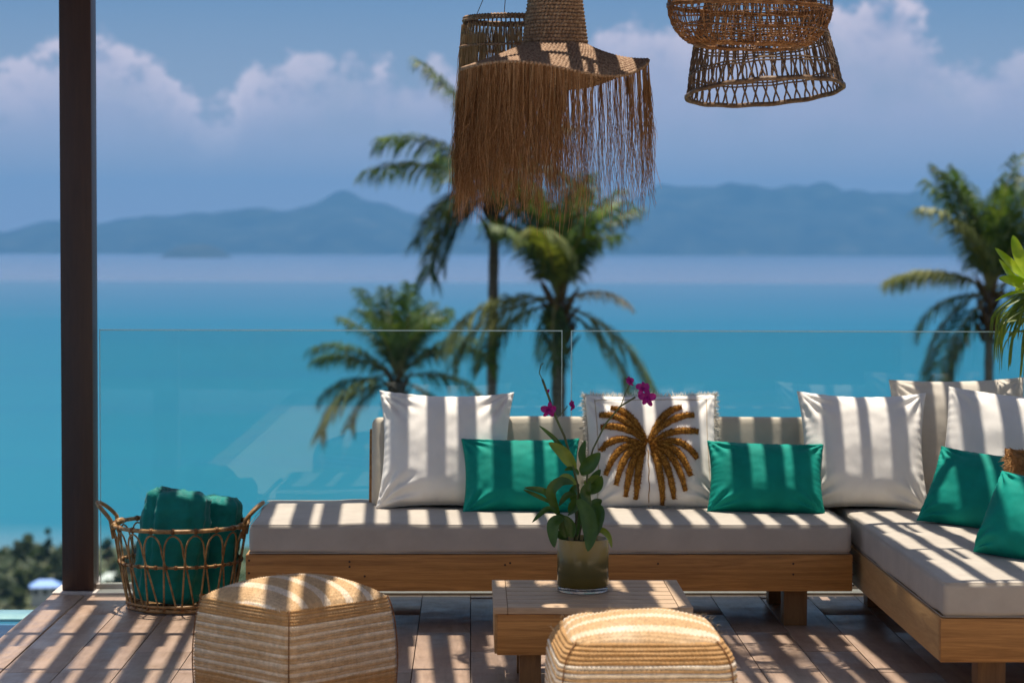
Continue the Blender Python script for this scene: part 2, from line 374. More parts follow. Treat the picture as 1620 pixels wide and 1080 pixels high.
# ------------------------------------------------------------------ mesh builder
class MB:
    def __init__(s): s.v = []; s.f = []; s.mi = []; s.tone = None

    def add(s, vs, fs, mi=0):
        o = len(s.v); s.v.extend(vs); s.f.extend([tuple(i + o for i in f) for f in fs]); s.mi.extend([mi] * len(fs)); return s

    def box(s, lo, hi, mi=0, M4=None):
        x0, y0, z0 = lo; x1, y1, z1 = hi
        vs = [Vector(p) for p in ((x0, y0, z0), (x1, y0, z0), (x1, y1, z0), (x0, y1, z0), (x0, y0, z1), (x1, y0, z1), (x1, y1, z1), (x0, y1, z1))]
        if M4 is not None: vs = [M4 @ p for p in vs]
        return s.add([tuple(p) for p in vs], [(0, 3, 2, 1), (4, 5, 6, 7), (0, 1, 5, 4), (1, 2, 6, 5), (2, 3, 7, 6), (3, 0, 4, 7)], mi)

    def tube(s, path, r, n=6, closed=False, mi=0, caps=True):
        P = [Vector(p) for p in path]; k = len(P)
        rr = r if isinstance(r, (list, tuple)) else [r] * k
        vs = []; up = None
        for i in range(k):
            if closed: t = P[(i + 1) % k] - P[i - 1]
            else: t = P[min(i + 1, k - 1)] - P[max(i - 1, 0)]
            if t.length < 1e-9: t = Vector((0, 0, 1))
            t.normalize()
            if up is None:
                up = Vector((0, 0, 1)) if abs(t.z) < .9 else Vector((1, 0, 0))
            a = up - t * up.dot(t)
            if a.length < 1e-6: a = t.orthogonal()
            a.normalize(); b = t.cross(a); up = a
            for j in range(n):
                an = 2 * math.pi * j / n
                vs.append(tuple(P[i] + (a * math.cos(an) + b * math.sin(an)) * rr[i]))
        fs = []
        for i in range(k if closed else k - 1):
            i2 = (i + 1) % k
            for j in range(n):
                j2 = (j + 1) % n
                fs.append((i * n + j, i * n + j2, i2 * n + j2, i2 * n + j))
        if caps and not closed:
            fs.append(tuple(range(n - 1, -1, -1))); fs.append(tuple((k - 1) * n + j for j in range(n)))
        return s.add(vs, fs, mi)

    def lathe(s, prof, n=48, c=(0, 0, 0), mi=0):
        vs = []; fs = []
        for r, z in prof:
            for j in range(n):
                a = 2 * math.pi * j / n; vs.append((c[0] + r * math.cos(a), c[1] + r * math.sin(a), c[2] + z))
        for i in range(len(prof) - 1):
            for j in range(n):
                j2 = (j + 1) % n; fs.append((i * n + j, i * n + j2, (i + 1) * n + j2, (i + 1) * n + j))
        return s.add(vs, fs, mi)

    def mesh(s, name, mats, smooth=True, bevel=0):
        me = bpy.data.meshes.new(name); me.from_pydata([tuple(v) for v in s.v], [], s.f)
        for mt in (mats if isinstance(mats, (list, tuple)) else [mats]): me.materials.append(mt)
        if any(s.mi): me.polygons.foreach_set('material_index', s.mi)
        if s.tone is not None:
            at2 = me.attributes.new('tone', 'FLOAT', 'POINT'); at2.data.foreach_set('value', s.tone)
        if bevel:
            bm = bmesh.new(); bm.from_mesh(me)
            bmesh.ops.bevel(bm, geom=list(bm.edges), offset=bevel, segments=2, affect='EDGES', profile=.6)
            bm.to_mesh(me); bm.free()
        if smooth:
            me.polygons.foreach_set('use_smooth', [True] * len(me.polygons))
            if bevel or smooth == 'auto': me.set_sharp_from_angle(angle=R(40))
        me.update(); return me

    def build(s, name, mats, parent=None, smooth=True, bevel=0, loc=None):
        return link(name, s.mesh(name, mats, smooth, bevel), parent, loc)


def link(name, me, parent=None, loc=None, rot=None):
    o = bpy.data.objects.new(name, me); col.objects.link(o)
    if parent is not None: o.parent = parent
    if loc is not None: o.location = loc
    if rot is not None: o.rotation_euler = rot
    return o


def tag(o, label=None, cat=None, group=None, kind=None):
    for k, v_ in (('label', label), ('category', cat), ('group', group), ('kind', kind)):
        if v_: o[k] = v_
    return o


def thing(name, label, cat, loc=(0, 0, 0), rz=0, group=None):
    o = link(name, None, None, loc, (0, 0, rz)); return tag(o, label, cat, group)


def rounded(h, r, ne=4, step=.05, disp=None):
    """Rounded box, half sizes h, edge radius r; disp(p, n) moves each point."""
    def axis(hh):
        e = [hh - r + r * math.tan(math.pi / 4 * (i / ne)) for i in range(ne + 1)]
        k = max(1, int(2 * (hh - r) / step)); inn = [-(hh - r) + 2 * (hh - r) * i / k for i in range(k + 1)]
        return [-x for x in reversed(e[1:])] + inn + e[1:]
    A = [axis(x) for x in h]; b = MB(); idx = {}

    def vid(p):
        q = (round(p[0], 6), round(p[1], 6), round(p[2], 6))
        if q not in idx:
            inn = Vector([max(-(hh - r), min(hh - r, x)) for x, hh in zip(p, h)]); d = Vector(p) - inn
            if d.length > 1e-9: d.normalize()
            w = inn + d * r
            if disp: w = w + disp(w, d)
            idx[q] = len(b.v); b.v.append(tuple(w))
        return idx[q]
    for ax in range(3):
        u, w = (ax + 1) % 3, (ax + 2) % 3
        for sg in (-1, 1):
            for i in range(len(A[u]) - 1):
                for j in range(len(A[w]) - 1):
                    q = []
                    for (a_, c_) in ((i, j), (i + 1, j), (i + 1, j + 1), (i, j + 1)):
                        p = [0, 0, 0]; p[ax] = sg * h[ax]; p[u] = A[u][a_]; p[w] = A[w][c_]; q.append(vid(p))
                    if sg < 0: q.reverse()
                    b.f.append(tuple(q)); b.mi.append(0)
    return b


def nz(x, y, z, s=1.0): return mnoise.noise(Vector((x * s, y * s, z * s)))


# ------------------------------------------------------------------ far setting
SEA = -100.0
b = MB(); n = 96
vs = [(0, 0, 0)] + [(60000 * math.cos(2 * math.pi * i / n), 60000 * math.sin(2 * math.pi * i / n), 0) for i in range(n)]
b.add(vs, [(0, i + 1, (i + 1) % n + 1) for i in range(n)])
tag(b.build('sea', MAT['sea'], smooth=False, loc=(0, 0, SEA)), 'turquoise sea with a silvery band of painted sky sheen below the far hills', kind='structure')


def interp(tab, x):
    if x <= tab[0][0]: return tab[0][1]
    for (x0, y0), (x1, y1) in zip(tab, tab[1:]):
        if x <= x1:
            t = (x - x0) / (x1 - x0); t = t * t * (3 - 2 * t) * .5 + t * .5; return y0 + (y1 - y0) * t
    return tab[-1][1]


def ridge(name, prof, D, depth, x0, x1, label, nx=260, ny=22, rough=28, taper=None):
    vs = []; fs = []
    for i in range(nx):
        px = x0 + (x1 - x0) * i / (nx - 1)
        yy = interp(prof, px)
        for j in range(ny):
            t = j / (ny - 1); Yd = D + depth * t
            base = at(px, 540, Yd)
            hgt = max(0, (at(px, yy, D + depth * .5).z - SEA))
            bell = math.sin(math.pi * min(1, t)) ** .75
            spur = (nz(base.x, base.y, 0, 1 / 700) * .30 + nz(base.x, base.y, 5, 1 / 260) * .14) * (1 - abs(t - .5) * 0.6)
            z = SEA - 1.5 + (hgt + 1.5) * bell * (1 + (spur if abs(t - .5) > .06 else spur * .12)) + rough * .25 * nz(base.x, base.y, 9, 1 / 90) * bell
            vs.append((base.x, base.y, z))
    for i in range(nx - 1):
        for j in range(ny - 1):
            fs.append((i * ny + j, (i + 1) * ny + j, (i + 1) * ny + j + 1, i * ny + j + 1))
    b = MB(); b.add(vs, fs)
    tag(b.build(name, MAT['hill']), label, kind='structure')


prof = [(-1500, 398), (-700, 360), (-300, 375), (0, 368), (60, 353), (95, 349), (150, 358), (230, 345), (330, 340), (400, 332), (455, 334), (500, 322), (545, 309),
        (590, 324), (650, 343), (700, 352), (780, 355), (860, 352), (960, 332), (1010, 311), (1050, 299), (1090, 305), (1150, 303), (1200, 309), (1270, 307),
        (1400, 305), (1450, 309), (1500, 320), (1580, 332), (1700, 345), (2100, 370), (3000, 398)]
ridge('hills', prof, 17500, 4500, -1500, 3000, 'blue hazy hills of a far island across the sea', nx=420)
ridge('hills', [(255, 406), (268, 396), (285, 389), (310, 386), (335, 388), (352, 395), (366, 406)], 13600, 700, 252, 369,
      'low dark islet in front of the far hills', nx=60, ny=14, rough=4)

# hillside that drops from the terrace to the shore
TER = [(-40, -3.2), (9.9, -3.2), (14, -5), (50, -15), (90, -27), (150, -46), (300, -82), (500, -97), (640, -99.2), (735, -99.7), (800, -102.5)]


def ter(x, y):
    return interp(TER, y + 12 * nz(x, y, 0, 1 / 160)) + .5 * nz(x, y, 3, 1 / 14) * min(1, max(0, (y - 12) / 20))


vs = []; fs = []; ys = [-40, -10, 5, 9.9, 12, 16, 22, 30] + list(range(40, 820, 12)); xs = [-420 + 12 * i for i in range(71)]
for y in ys:
    for x in xs: vs.append((x, y, ter(x, y)))
for j in range(len(ys) - 1):
    for i in range(len(xs) - 1):
        k = j * len(xs) + i; fs.append((k, k + 1, k + 1 + len(xs), k + len(xs)))
b = MB(); b.add(vs, fs); tag(b.build('terrain', MAT['ground']), 'wooded hillside falling to the shore', kind='structure')

# air
b = MB(); b.box((-30000, -3000, SEA - 6), (30000, 27000, 720))
hz = b.build('haze', bpy.data.materials.new('air'), smooth=False); tag(hz, kind='stuff')
hm = hz.data.materials[0]; hm.use_nodes = True; ht = hm.node_tree
for x in list(ht.nodes):
    if x.type != 'OUTPUT_MATERIAL': ht.nodes.remove(x)
pv = ht.nodes.new('ShaderNodeVolumePrincipled'); pv.inputs['Density'].default_value = 5.8e-5
pv.inputs['Color'].default_value = (.105, .325, .60, 1); pv.inputs['Anisotropy'].default_value = 0.0
ht.links.new(pv.outputs[0], [x for x in ht.nodes if x.type == 'OUTPUT_MATERIAL'][0].inputs['Volume'])


# ------------------------------------------------------------------ trees of the shore
def clump_crown(seed, h, w, conical=False, n=900, q=.42):
    rnd = random.Random(seed); b = MB()
    lobes = []
    for i in range(11):
        t = rnd.random()
        rr = w * (.9 * (1 - t) + .08 if conical else .62 * math.sin(math.pi * (.2 + .75 * t)))
        an = rnd.uniform(0, 6.28); lobes.append((math.cos(an) * rr * rnd.random(), math.sin(an) * rr * rnd.random(), h * (.30 + .62 * t), w * (.22 if conical else .42) * rnd.uniform(.7, 1.1)))
    for i in range(n):
        lx, ly, lz, lr = rnd.choice(lobes)
        d = Vector((rnd.gauss(0, 1), rnd.gauss(0, 1), rnd.gauss(0, .8))).normalized() * lr * rnd.uniform(.55, 1.08)
        c = Vector((lx, ly, lz)) + d; a = Vector((rnd.gauss(0, 1), rnd.gauss(0, 1), rnd.gauss(0, .6))).normalized()
        e = a.cross(Vector((rnd.gauss(0, 1), rnd.gauss(0, 1), rnd.gauss(0, 1)))).normalized(); s_ = q * rnd.uniform(.6, 1.4)
        b.add([tuple(c - a * s_), tuple(c + e * s_ * .6), tuple(c + a * s_), tuple(c - e * s_ * .6)], [(0, 1, 2, 3)])
    return b


crowns = [clump_crown(i, 7, 3.2).mesh('crown', MAT['tree' if i % 2 else 'tree2'], smooth=False) for i in range(4)]
conif = clump_crown(9, 13, 3.6, True, 1300, .5).mesh('crown', MAT['tree'], smooth=False)


def trunk_mesh(h, r, m_):
    b = MB(); b.tube([(0, 0, -1), (.1, 0, h * .3), (0, .15, h * .6), (.1, .1, h * .85)], [r, r * .8, r * .5, r * .2], 7)
    for k in range(4):
        a = k * 1.7; z0 = h * (.35 + .1 * k)
        b.tube([(0, 0, z0), (math.cos(a) * h * .13, math.sin(a) * h * .13, z0 + h * .14)], [r * .45, r * .15], 5)
    return b.mesh('trunk', m_)


tk = trunk_mesh(7, .22, MAT['trunk']); tkc = trunk_mesh(13, .3, MAT['trunk'])
rnd = random.Random(3)
for i in range(44):
    yy = 612 + 118 * ((i * 0.618) % 1); px = rnd.uniform(-30, 220)
    x = at(px, 900, yy).x
    t = thing('shore_tree', 'rounded dark green tree in the blurred shoreline wood below the terrace', 'tree', (x, yy, ter(x, yy)), rnd.uniform(0, 6), 'trees of the shoreline wood')
    t.scale = (1.1, 1.1, rnd.uniform(.7, 1.15))
    link('crown', crowns[i % 4], t); link('trunk', tk, t)
for px, yy, s_, lab in ((76, 690, 1.15, 'tall pointed dark tree rising above the shoreline wood beside the post'),
                        (34, 700, .72, 'smaller pointed tree in the shoreline wood beside the tallest one')):
    x = at(px, 900, yy).x
    t = thing('conifer_tree', lab, 'tree', (x, yy, ter(x, yy)), 0.4); t.scale = (s_ * .9,) * 2 + (s_,)
    link('crown', conif, t); link('trunk', tkc, t)
# mass of hillside scrub out of the line of sight
b = MB(); rnd = random.Random(5)
for i in range(9000):
    x = rnd.uniform(-300, 300); yy = 14 + 720 * rnd.random() ** 1.3
    if 600 < yy and -125 < x < -85: continue
    z = ter(x, yy); h = min(5.5, 1 + yy / 40)
    for k in range(7):
        c = Vector((x, yy, z)) + Vector((rnd.gauss(0, 1.2), rnd.gauss(0, 1.2), rnd.uniform(.1, 1) * h * .7)); a = Vector((rnd.gauss(0, 1), rnd.gauss(0, 1), rnd.gauss(0, .5))).normalized()
        e = a.orthogonal().normalized(); s_ = rnd.uniform(.5, 1.1) * (.5 + h * .22)
        b.add([tuple(c - a * s_), tuple(c + e * s_ * .6), tuple(c + a * s_), tuple(c - e * s_ * .6)], [(0, 1, 2, 3)])
tag(b.build('hillside_undergrowth', MAT['tree'], smooth=False), 'green scrub covering the hillside below the terrace', 'undergrowth', kind='stuff')


def house(px, py, Y, w, d, h, label, roofm, rz=0):
    p = at(px, py, Y); t = thing('house', label, 'house', (p.x, Y, p.z - h), rz)
    b = MB(); b.box((-w / 2, -d / 2, -6), (w / 2, d / 2, h * .6)); b.build('wall', MAT['house_white'], t, smooth=False)
    b = MB(); o = .6
    b.add([(-w / 2 - o, -d / 2 - o, h * .6), (w / 2 + o, -d / 2 - o, h * .6), (w / 2 + o, d / 2 + o, h * .6), (-w / 2 - o, d / 2 + o, h * .6), (-w / 4, 0, h), (w / 4, 0, h)],
          [(0, 1, 5, 4), (2, 3, 4, 5), (1, 2, 5), (3, 0, 4), (3, 2, 1, 0)]); b.build('roof', roofm, t, smooth=False)
    for k in range(3):
        b = MB(); x = -w / 2 + w * (k + .5) / 3; b.box((x - .6, -d / 2 - .05, h * .1), (x + .6, -d / 2 + .02, h * .45)); b.build('window', MAT['window'], t, smooth=False)


house(72, 916, 628, 7.5, 6, 4.2, 'small white house with a pale blue roof among the shore trees', MAT['blue_roof'], .15)
house(176, 905, 650, 6, 6, 6, 'white house seen through the glass railing between the post and basket', MAT['plaster'], -.2)


# ------------------------------------------------------------------ coconut palms
def frond(rnd, L_, side, lean, droop, mat, thin=1.0, sparse=0, twist=0):
    """Frond growing from origin along +X, rising at angle lean (rad) and bending down by droop (rad)."""
    b = MB(); k = 16; P = [Vector((0, 0, 0))]; ang = lean; D_ = []
    for i in range(k):
        t = i / (k - 1); ang = lean - droop * t ** 1.4; d = Vector((math.cos(ang), side * t * t * .35, math.sin(ang))).normalized(); D_.append(d); P.append(P[-1] + d * L_ / k)
    b.tube(P, [.045 * (1 - i / (k + 1)) ** 1.1 + .006 for i in range(k + 1)], 5, mi=1)
    nl = 62
    for i in range(nl):
        t = .16 + .84 * (i + .5) / nl
        if rnd.random() < sparse: continue
        f_ = t * k; i0 = min(k - 1, int(f_)); p = P[i0].lerp(P[i0 + 1], f_ - i0); d = D_[i0]
        sv = d.cross(Vector((0, 0, 1)));
        sv = sv.normalized() if sv.length > .05 else Vector((0, 1, 0)); up = sv.cross(d)
        ll = min(L_, 3.6) * (.12 + .20 * math.sin(math.pi * min(1, t * .92 + .06)) ** .8) * rnd.uniform(.8, 1.12) * thin
        for s_ in (-1, 1):
            if rnd.random() < .05: continue
            dv = (sv * s_ * rnd.uniform(.6, .85) + d * rnd.uniform(.45, .75) + up * rnd.uniform(.0, .3)).normalized()
            w = L_ * .0088 * rnd.uniform(.8, 1.2)
            wv = dv.cross(up).normalized() * w
            g = Vector((0, 0, -1)); p1 = p + dv * ll * .45 + g * ll * .06; p2 = p + dv * ll * .78 + g * ll * .36; p3 = p + dv * ll * .92 + g * ll * .72
            b.add([tuple(p - wv * .4), tuple(p + wv * .4), tuple(p1 - wv), tuple(p1 + wv), tuple(p2 - wv * .7), tuple(p2 + wv * .7), tuple(p3)],
                  [(0, 1, 3, 2), (2, 3, 5, 4), (4, 5, 6)])
    return b.mesh('frond', [mat, MAT['rachis']], smooth=False)


def palm(px, py, Y, fronds, label, seed, tr=.15, lean=(0, 0), base_bulb=0):
    """fronds: (heading deg: 0 = right in the photo, 90 = away, 180 = left), rise deg, droop deg, length, kind"""
    rnd = random.Random(seed); c = at(px, py, Y); g0 = ter(c.x + lean[0], Y + lean[1])
    t = thing('coconut_palm', label, 'palm tree', (c.x + lean[0], Y + lean[1], g0), 0, 'coconut palms beyond the glass railing')
    H = c.z - g0; top_ = Vector((-lean[0], -lean[1], H)); b = MB(); P = []; rr = []
    for i in range(60):
        s_ = i / 59; P.append(Vector((-lean[0] * s_ ** 1.5, -lean[1] * s_ ** 1.5, H * s_ - .4 * (1 - s_)))); rr.append(tr * (1.5 - .5 * min(1, s_ * 5)) * (1 + .10 * (i % 2)) * (1 - .12 * s_))
    b.tube(P, rr, 10); b.build('trunk', MAT['trunk'], t)
    b = MB()
    for k in range(26):
        a = k * 2.4; r_ = tr * 1.15; z0 = H - 1.5 + k * .06; dd = Vector((math.cos(a), math.sin(a), 0))
        p = top_ * 0 + Vector((top_.x, top_.y, z0)) + dd * r_
        b.tube([tuple(p), tuple(p + dd * .16 + Vector((0, 0, .28))), tuple(p + dd * .34 + Vector((0, 0, .5)))], [.085, .06, .02], 5)
    b.build('leaf_bases', MAT['fibre'], t)
    for hd, rise, dr, ln, kind in fronds:
        mt = {'g': MAT['palm'], 'o': MAT['palm_old'], 'd': MAT['palm_dead']}[kind[0]]
        me = frond(rnd, ln, rnd.uniform(-1, 1), R(rise), R(dr), mt, .8 if kind[0] == 'd' else 1.0, .12 if kind[0] == 'd' else .06)
        o = link('frond', me, t, top_ + Vector((0, 0, rnd.uniform(-.25, .15))), (rnd.uniform(-.25, .25), 0, R(hd)))
        if kind[0] == 'd': o['label'] = 'dead pale frond'
    return t


def ring_fronds(rnd, n, ln, r0=75, r1=-10):
    out = []
    for i in range(n):
        s_ = i / n; out.append((i * 137.5 + rnd.uniform(-12, 12), r0 + (r1 - r0) * s_ + rnd.uniform(-6, 6), 24 + 34 * s_ + rnd.uniform(-10, 12), ln * rnd.uniform(.85, 1.05), 'o' if s_ > .85 and rnd.random() < .5 else 'g'))
    return out


rn = random.Random(21)
palm(783, 292, 62, [(180, 22, 38, 3.6, 'g'), (184, 48, 60, 3.6, 'g'), (200, -8, 75, 2.9, 'g'), (172, -28, 60, 3.1, 'g'), (150, -15, 80, 2.9, 'o'), (190, -35, 50, 2.6, 'g'), (165, 72, 35, 4.1, 'g'), (120, 40, 60, 3.3, 'g'), (60, 50, 80, 3.2, 'g'), (20, 30, 90, 3.0, 'g'), (0, -20, 70, 2.3, 'o'), (-30, 60, 70, 3.2, 'g'), (-60, 20, 90, 2.9, 'g'), (240, 35, 80, 3.0, 'g'), (300, 70, 50, 3.2, 'g')],
     'slender coconut palm with a bare curved trunk below the fringed lamp', 4, .15, (-.2, 0))
palm(884, 470, 60, ring_fronds(rn, 17, 3.7, 89, 60) + [(2, 28, 75, 2.1, 'd'), (186, 8, 75, 3.6, 'o'), (192, -6, 65, 3.5, 'o'), (-12, -22, 55, 3.6, 'o'), (-5, -34, 40, 3.2, 'o'), (160, -10, 70, 3.0, 'g'), (250, -45, 40, 2.2, 'g')],
     'thick-necked coconut palm with one dead pale frond, at the glass joint', 8, .20)
palm(628, 598, 70, ring_fronds(rn, 13, 3.0, 89, 52) + [(178, 40, 60, 2.8, 'g'), (182, 20, 70, 2.6, 'g'), (2, 40, 70, 3.2, 'g'), (5, 12, 60, 2.9, 'g'), (190, 0, 75, 2.9, 'g'), (200, -5, 75, 3.3, 'o'), (20, -15, 60, 2.6, 'g'), (185, -20, 60, 2.2, 'g'), (-10, 55, 60, 3.0, 'g')],
     'shortest coconut palm, its crown low behind the leftmost white pillow', 15, .15)
palm(1566, 462, 66, ring_fronds(rn, 13, 4.1, 89, 70) + [(180, 26, 50, 3.1, 'o'), (188, 5, 75, 2.7, 'g'), (170, -30, 55, 3.0, 'g'), (205, -38, 50, 3.2, 'g'), (160, 30, 60, 3.0, 'g'), (0, 30, 70, 3.2, 'g'), (10, 5, 80, 3.0, 'g'), (-10, -25, 60, 3.0, 'o'), (182, -55, 25, 1.7, 'd')],
     'lone coconut palm behind the bright leaves of the terrace shrub', 23, .15)

# ------------------------------------------------------------------ deck
EDGE = -1.72
b = MB(); b.box((EDGE, -8, -.40), (4.2, 9.68, -.024)); deck = tag(b.build('deck', MAT['grout'], smooth=False), 'timber-look terrace deck in stripes of sun and shade', kind='structure')
pm = MB().box((.0015, .0015, -.02), (.1985, 1.1985, 0)).mesh('plank', MAT['plank'], bevel=.0012)
rnd = random.Random(2)
i = 0; x = EDGE + .12
while x < 3.0:
    off = [0, .4, .8][i % 3]; y = 7.72 - 1.2 - off
    while y < 9.40:
        if y > 6.0:
            L1 = min(1.2, 9.42 - y)
            if L1 > .05:
                o = link('plank', pm, deck, (x, y, rnd.uniform(-.0006, .0006))); o.scale = (1, L1 / 1.2, 1)
        y += 1.2
    x += .2; i += 1
b = MB(); b.box((EDGE + .12, -8, -.02), (4.2, 6.11, -.001)); b.build('bounce_floor', MAT['bounce_lime'], deck, smooth=False)  # unseen pale floor, added to bounce warm sun onto the sofas
b = MB(); b.box((EDGE - .02, -8, -.42), (EDGE + .116, 9.42, .002)); tag(b.build('coping', MAT['plank'], bevel=.004), 'deck edge board beside the pool', kind='structure')
b = MB(); b.box((EDGE - .02, 9.424, -.42), (4.2, 9.70, .010)); tag(b.build('kerb', MAT['stone'], bevel=.006), 'pale stone kerb under the glass railing', kind='structure')
b = MB(); b.box((EDGE, 9.71, -3.6), (4.2, 9.9, -.05)); tag(b.build('retaining_wall', MAT['plaster'], smooth=False), 'pale wall carrying the terrace edge', kind='structure')

# pool on the left
b = MB(); b.box((-9, -8, -1.4), (EDGE - .022, 9.36, -.10)); tag(b.build('pool_water', MAT['pool'], smooth=False), 'blue pool water beside the deck', kind='structure')
b = MB(); b.box((-9, 9.362, -1.6), (EDGE - .022, 9.60, -.088)); tag(b.build('pool_edge', MAT['pooltile'], bevel=.01), 'pale wet overflow edge of the infinity pool', kind='structure')

# ------------------------------------------------------------------ villa behind the camera
v_ = thing('villa', 'white villa with wide doors and a deep ceiling behind the terrace', 'house', (0, -3.0, 0))
b = MB(); b.box((-7, -.25, 0), (-4.2, 0, 3)); b.box((4.2, -.25, 0), (7, 0, 3)); b.box((-4.2, -.25, 2.5), (4.2, 0, 3)); b.build('wall', MAT['plaster'], v_, smooth=False)
b = MB(); b.box((-7, -.3, 3.002), (7, 2.2, 3.2)); b.build('ceiling', MAT['plaster'], v_, smooth=False)
for k in range(4):
    xx = -4.2 + 2.1 * k
    b = MB(); b.box((xx + .06, -.15, .02), (xx + 2.04, -.13, 2.46)); b.build('door_glass', MAT['window'], v_, smooth=False)
    b = MB(); b.box((xx, -.18, 0), (xx + .055, -.08, 2.5)); b.box((xx + 2.045, -.18, 0), (xx + 2.1, -.08, 2.5)); b.build('door_frame', MAT['post'], v_, smooth=False)

# ------------------------------------------------------------------ pergola
pg = thing('pergola', 'dark brown timber post at the left end of the glass railing, carrying a slatted pergola', 'pergola', (-1.637, 9.565, .012))
inv = Vector((-1.637, 9.565, .012))


def pbox(name, lo, hi, mat='post', bev=.004, parent=pg):
    b = MB(); b.box(tuple(Vector(lo) - inv), tuple(Vector(hi) - inv)); return b.build(name, MAT[mat], parent, bevel=bev)


ZS = 2.92
pbox('post', (-1.703, 9.465, .012), (-1.571, 9.595, 2.90))
pbox('beam', (-2.6, 9.60, 2.742), (3.4, 9.70, ZS - .002))
pbox('beam', (-2.6, 6.80, 2.742), (3.4, 6.90, ZS - .002))
pbox('post', (-1.703, 6.80, .012), (-1.571, 6.90, 2.74)); pbox('post', (3.25, 6.80, .012), (3.38, 6.90, 2.74)); pbox('post', (3.25, 9.465, .012), (3.38, 9.595, 2.90))
ang = -R(2.15)
sm_ = MB().box((-.039, 0, 0), (.039, 2.99, .05)).mesh('slat', MAT['post'], smooth=False)
sm_w = MB().box((-.0225, 0, 0), (.0225, 2.99, .05)).mesh('slat', MAT['post'], smooth=False)
rnd = random.Random(12); PIT = .1325
slx = []
for k in range(46):
    x0 = -2.62 + k * PIT
    wid = k % 5 in (2,)
    o = link('slat', sm_w if wid else sm_, pg, Vector((x0 + (rnd.uniform(-.013, .013)) + .06, 6.72, ZS)) - inv, (0, 0, -ang)); slx.append(o.location.x + inv.x)
for yy in (9.56, 8.905, 8.215, 7.525, 6.83):
    if yy in (9.56, 6.83): continue
    pbox('batten', (-2.6, yy, ZS + .051), (3.4, yy + (.05 if yy > 8.8 else .022), ZS + .085), bev=0)
# short spacer blocks that step the edges of the light between the slats
bm_ = MB().box((-.012, 0, .003), (.012, .235, .045)).mesh('spacer', MAT['post'], smooth=False)
for k, x0 in enumerate(slx):
    for yy in (8.905, 8.215, 7.525):
        if (k + int(yy * 10)) % 7 == 3: continue
        y2 = yy - .24
        o = link('spacer', bm_, pg, Vector((x0 + math.sin(ang) * (y2 - 6.72) + .048, y2, ZS)) - inv, (0, 0, -ang))
# ------------------------------------------------------------------ glass railing
gr = thing('glass_railing', 'frameless clear glass railing between the terrace and the sea', 'railing', (0.4, 9.548, .012))


def pane(pxa, pxb):
    xa = at(pxa, 700, 9.542).x - .4; xb = at(pxb, 700, 9.542).x - .4
    b = MB(); z0, z1 = .0, 1.085
    b.add([(xa, -.006, z0), (xb, -.006, z0), (xb, -.006, z1), (xa, -.006, z1)], [(0, 1, 2, 3)], 0)
    b.add([(xa, .006, z0), (xb, .006, z0), (xb, .006, z1), (xa, .006, z1)], [(3, 2, 1, 0)], 0)
    b.add([(xa, -.006, z1), (xb, -.006, z1), (xb, .006, z1), (xa, .006, z1)], [(0, 1, 2, 3)], 1)
    b.add([(xa, -.006, z0), (xa, -.006, z1), (xa, .006, z1), (xa, .006, z0)], [(0, 1, 2, 3)], 1)
    b.add([(xb, -.006, z0), (xb, .006, z0), (xb, .006, z1), (xb, -.006, z1)], [(0, 1, 2, 3)], 1)
    for lo, hi in (((xa, -.0074, z1 - .003), (xb, -.0062, z1 + .001)), ((xa, -.0074, z0), (xa + .0032, -.0062, z1 - .003)), ((xb - .0032, -.0074, z0), (xb, -.0062, z1 - .003))): b.box(lo, hi, 1)  # pale strips paint the bright line light makes along the edges
    b.build('pane', [MAT['glass'], MAT['glass_edge']], gr, smooth=False)


pane(158, 889); pane(903, 1750)
b = MB(); b.box((-2.0, -.022, -.004), (3.0, -.0075, .018)); b.box((-2.0, .0075, -.004), (3.0, .022, .018)); b.build('base_channel', MAT['stone'], gr, smooth=False)

# ------------------------------------------------------------------ sofas
ZF0, ZF1, ZC = .149, .2875, .402
X0, X1, YF, YB = -.849, 1.448, 8.56, 9.40


def cushion_disp(seed, amp=.004, puff=.006, hx=1, hy=.4, hz_=.057):
    def f(p, d):
        n_ = nz(p.x + seed, p.y, p.z, 3.5) * amp + nz(p.x, p.y + seed, p.z * 2, 11) * amp * .35
        pf = puff * (1 - (p.x / hx) ** 8) * (1 - (p.y / hy) ** 4) * (1 if abs(d.z) > .5 else .5)
        return d * (n_ + pf) if d.length > 0 else Vector((0, 0, 0))
    return f


def seat_cushion(x0, x1, y0, y1, parent, orig, seed):
    hx, hy, h_ = (x1 - x0) / 2, (y1 - y0) / 2, (ZC - ZF1) / 2
    b = rounded((hx, hy, h_), .022, 4, .03, cushion_disp(seed, .0075, .005, hx, hy))
    c = Vector(((x0 + x1) / 2, (y0 + y1) / 2, (ZC + ZF1) / 2 + .001)) - orig
    o = b.build('seat_cushion', MAT['seat'], parent, loc=c)
    for zz in (h_ - .004, -h_ + .004):
        q = MB(); P = []; rr = .022; m_ = 10
        for cx_, cy_, a0 in ((hx - rr, hy - rr, 0), (-hx + rr, hy - rr, 90), (-hx + rr, -hy + rr, 180), (hx - rr, -hy + rr, 270)):
            for k in range(m_): a = R(a0 + 90 * k / (m_ - 1)); P.append((cx_ + rr * .93 * math.cos(a), cy_ + rr * .93 * math.sin(a), zz))
        q.tube(P, .0015, 6, closed=True); q.build('piping', MAT['seat'], o)
    return o


s1 = thing('sofa', 'long wooden-framed sofa bench with grey-beige cushions along the glass railing', 'sofa', (X0, YF, 0)); o1 = Vector((X0, YF, 0))


def sb(name, lo, hi, mat, org, par, bev=.003):
    b = MB(); c = (Vector(lo) + Vector(hi)) / 2
    b.box(tuple(Vector(lo) - c), tuple(Vector(hi) - c)); o = b.build(name, MAT[mat], par, bevel=bev, loc=c - org); return o


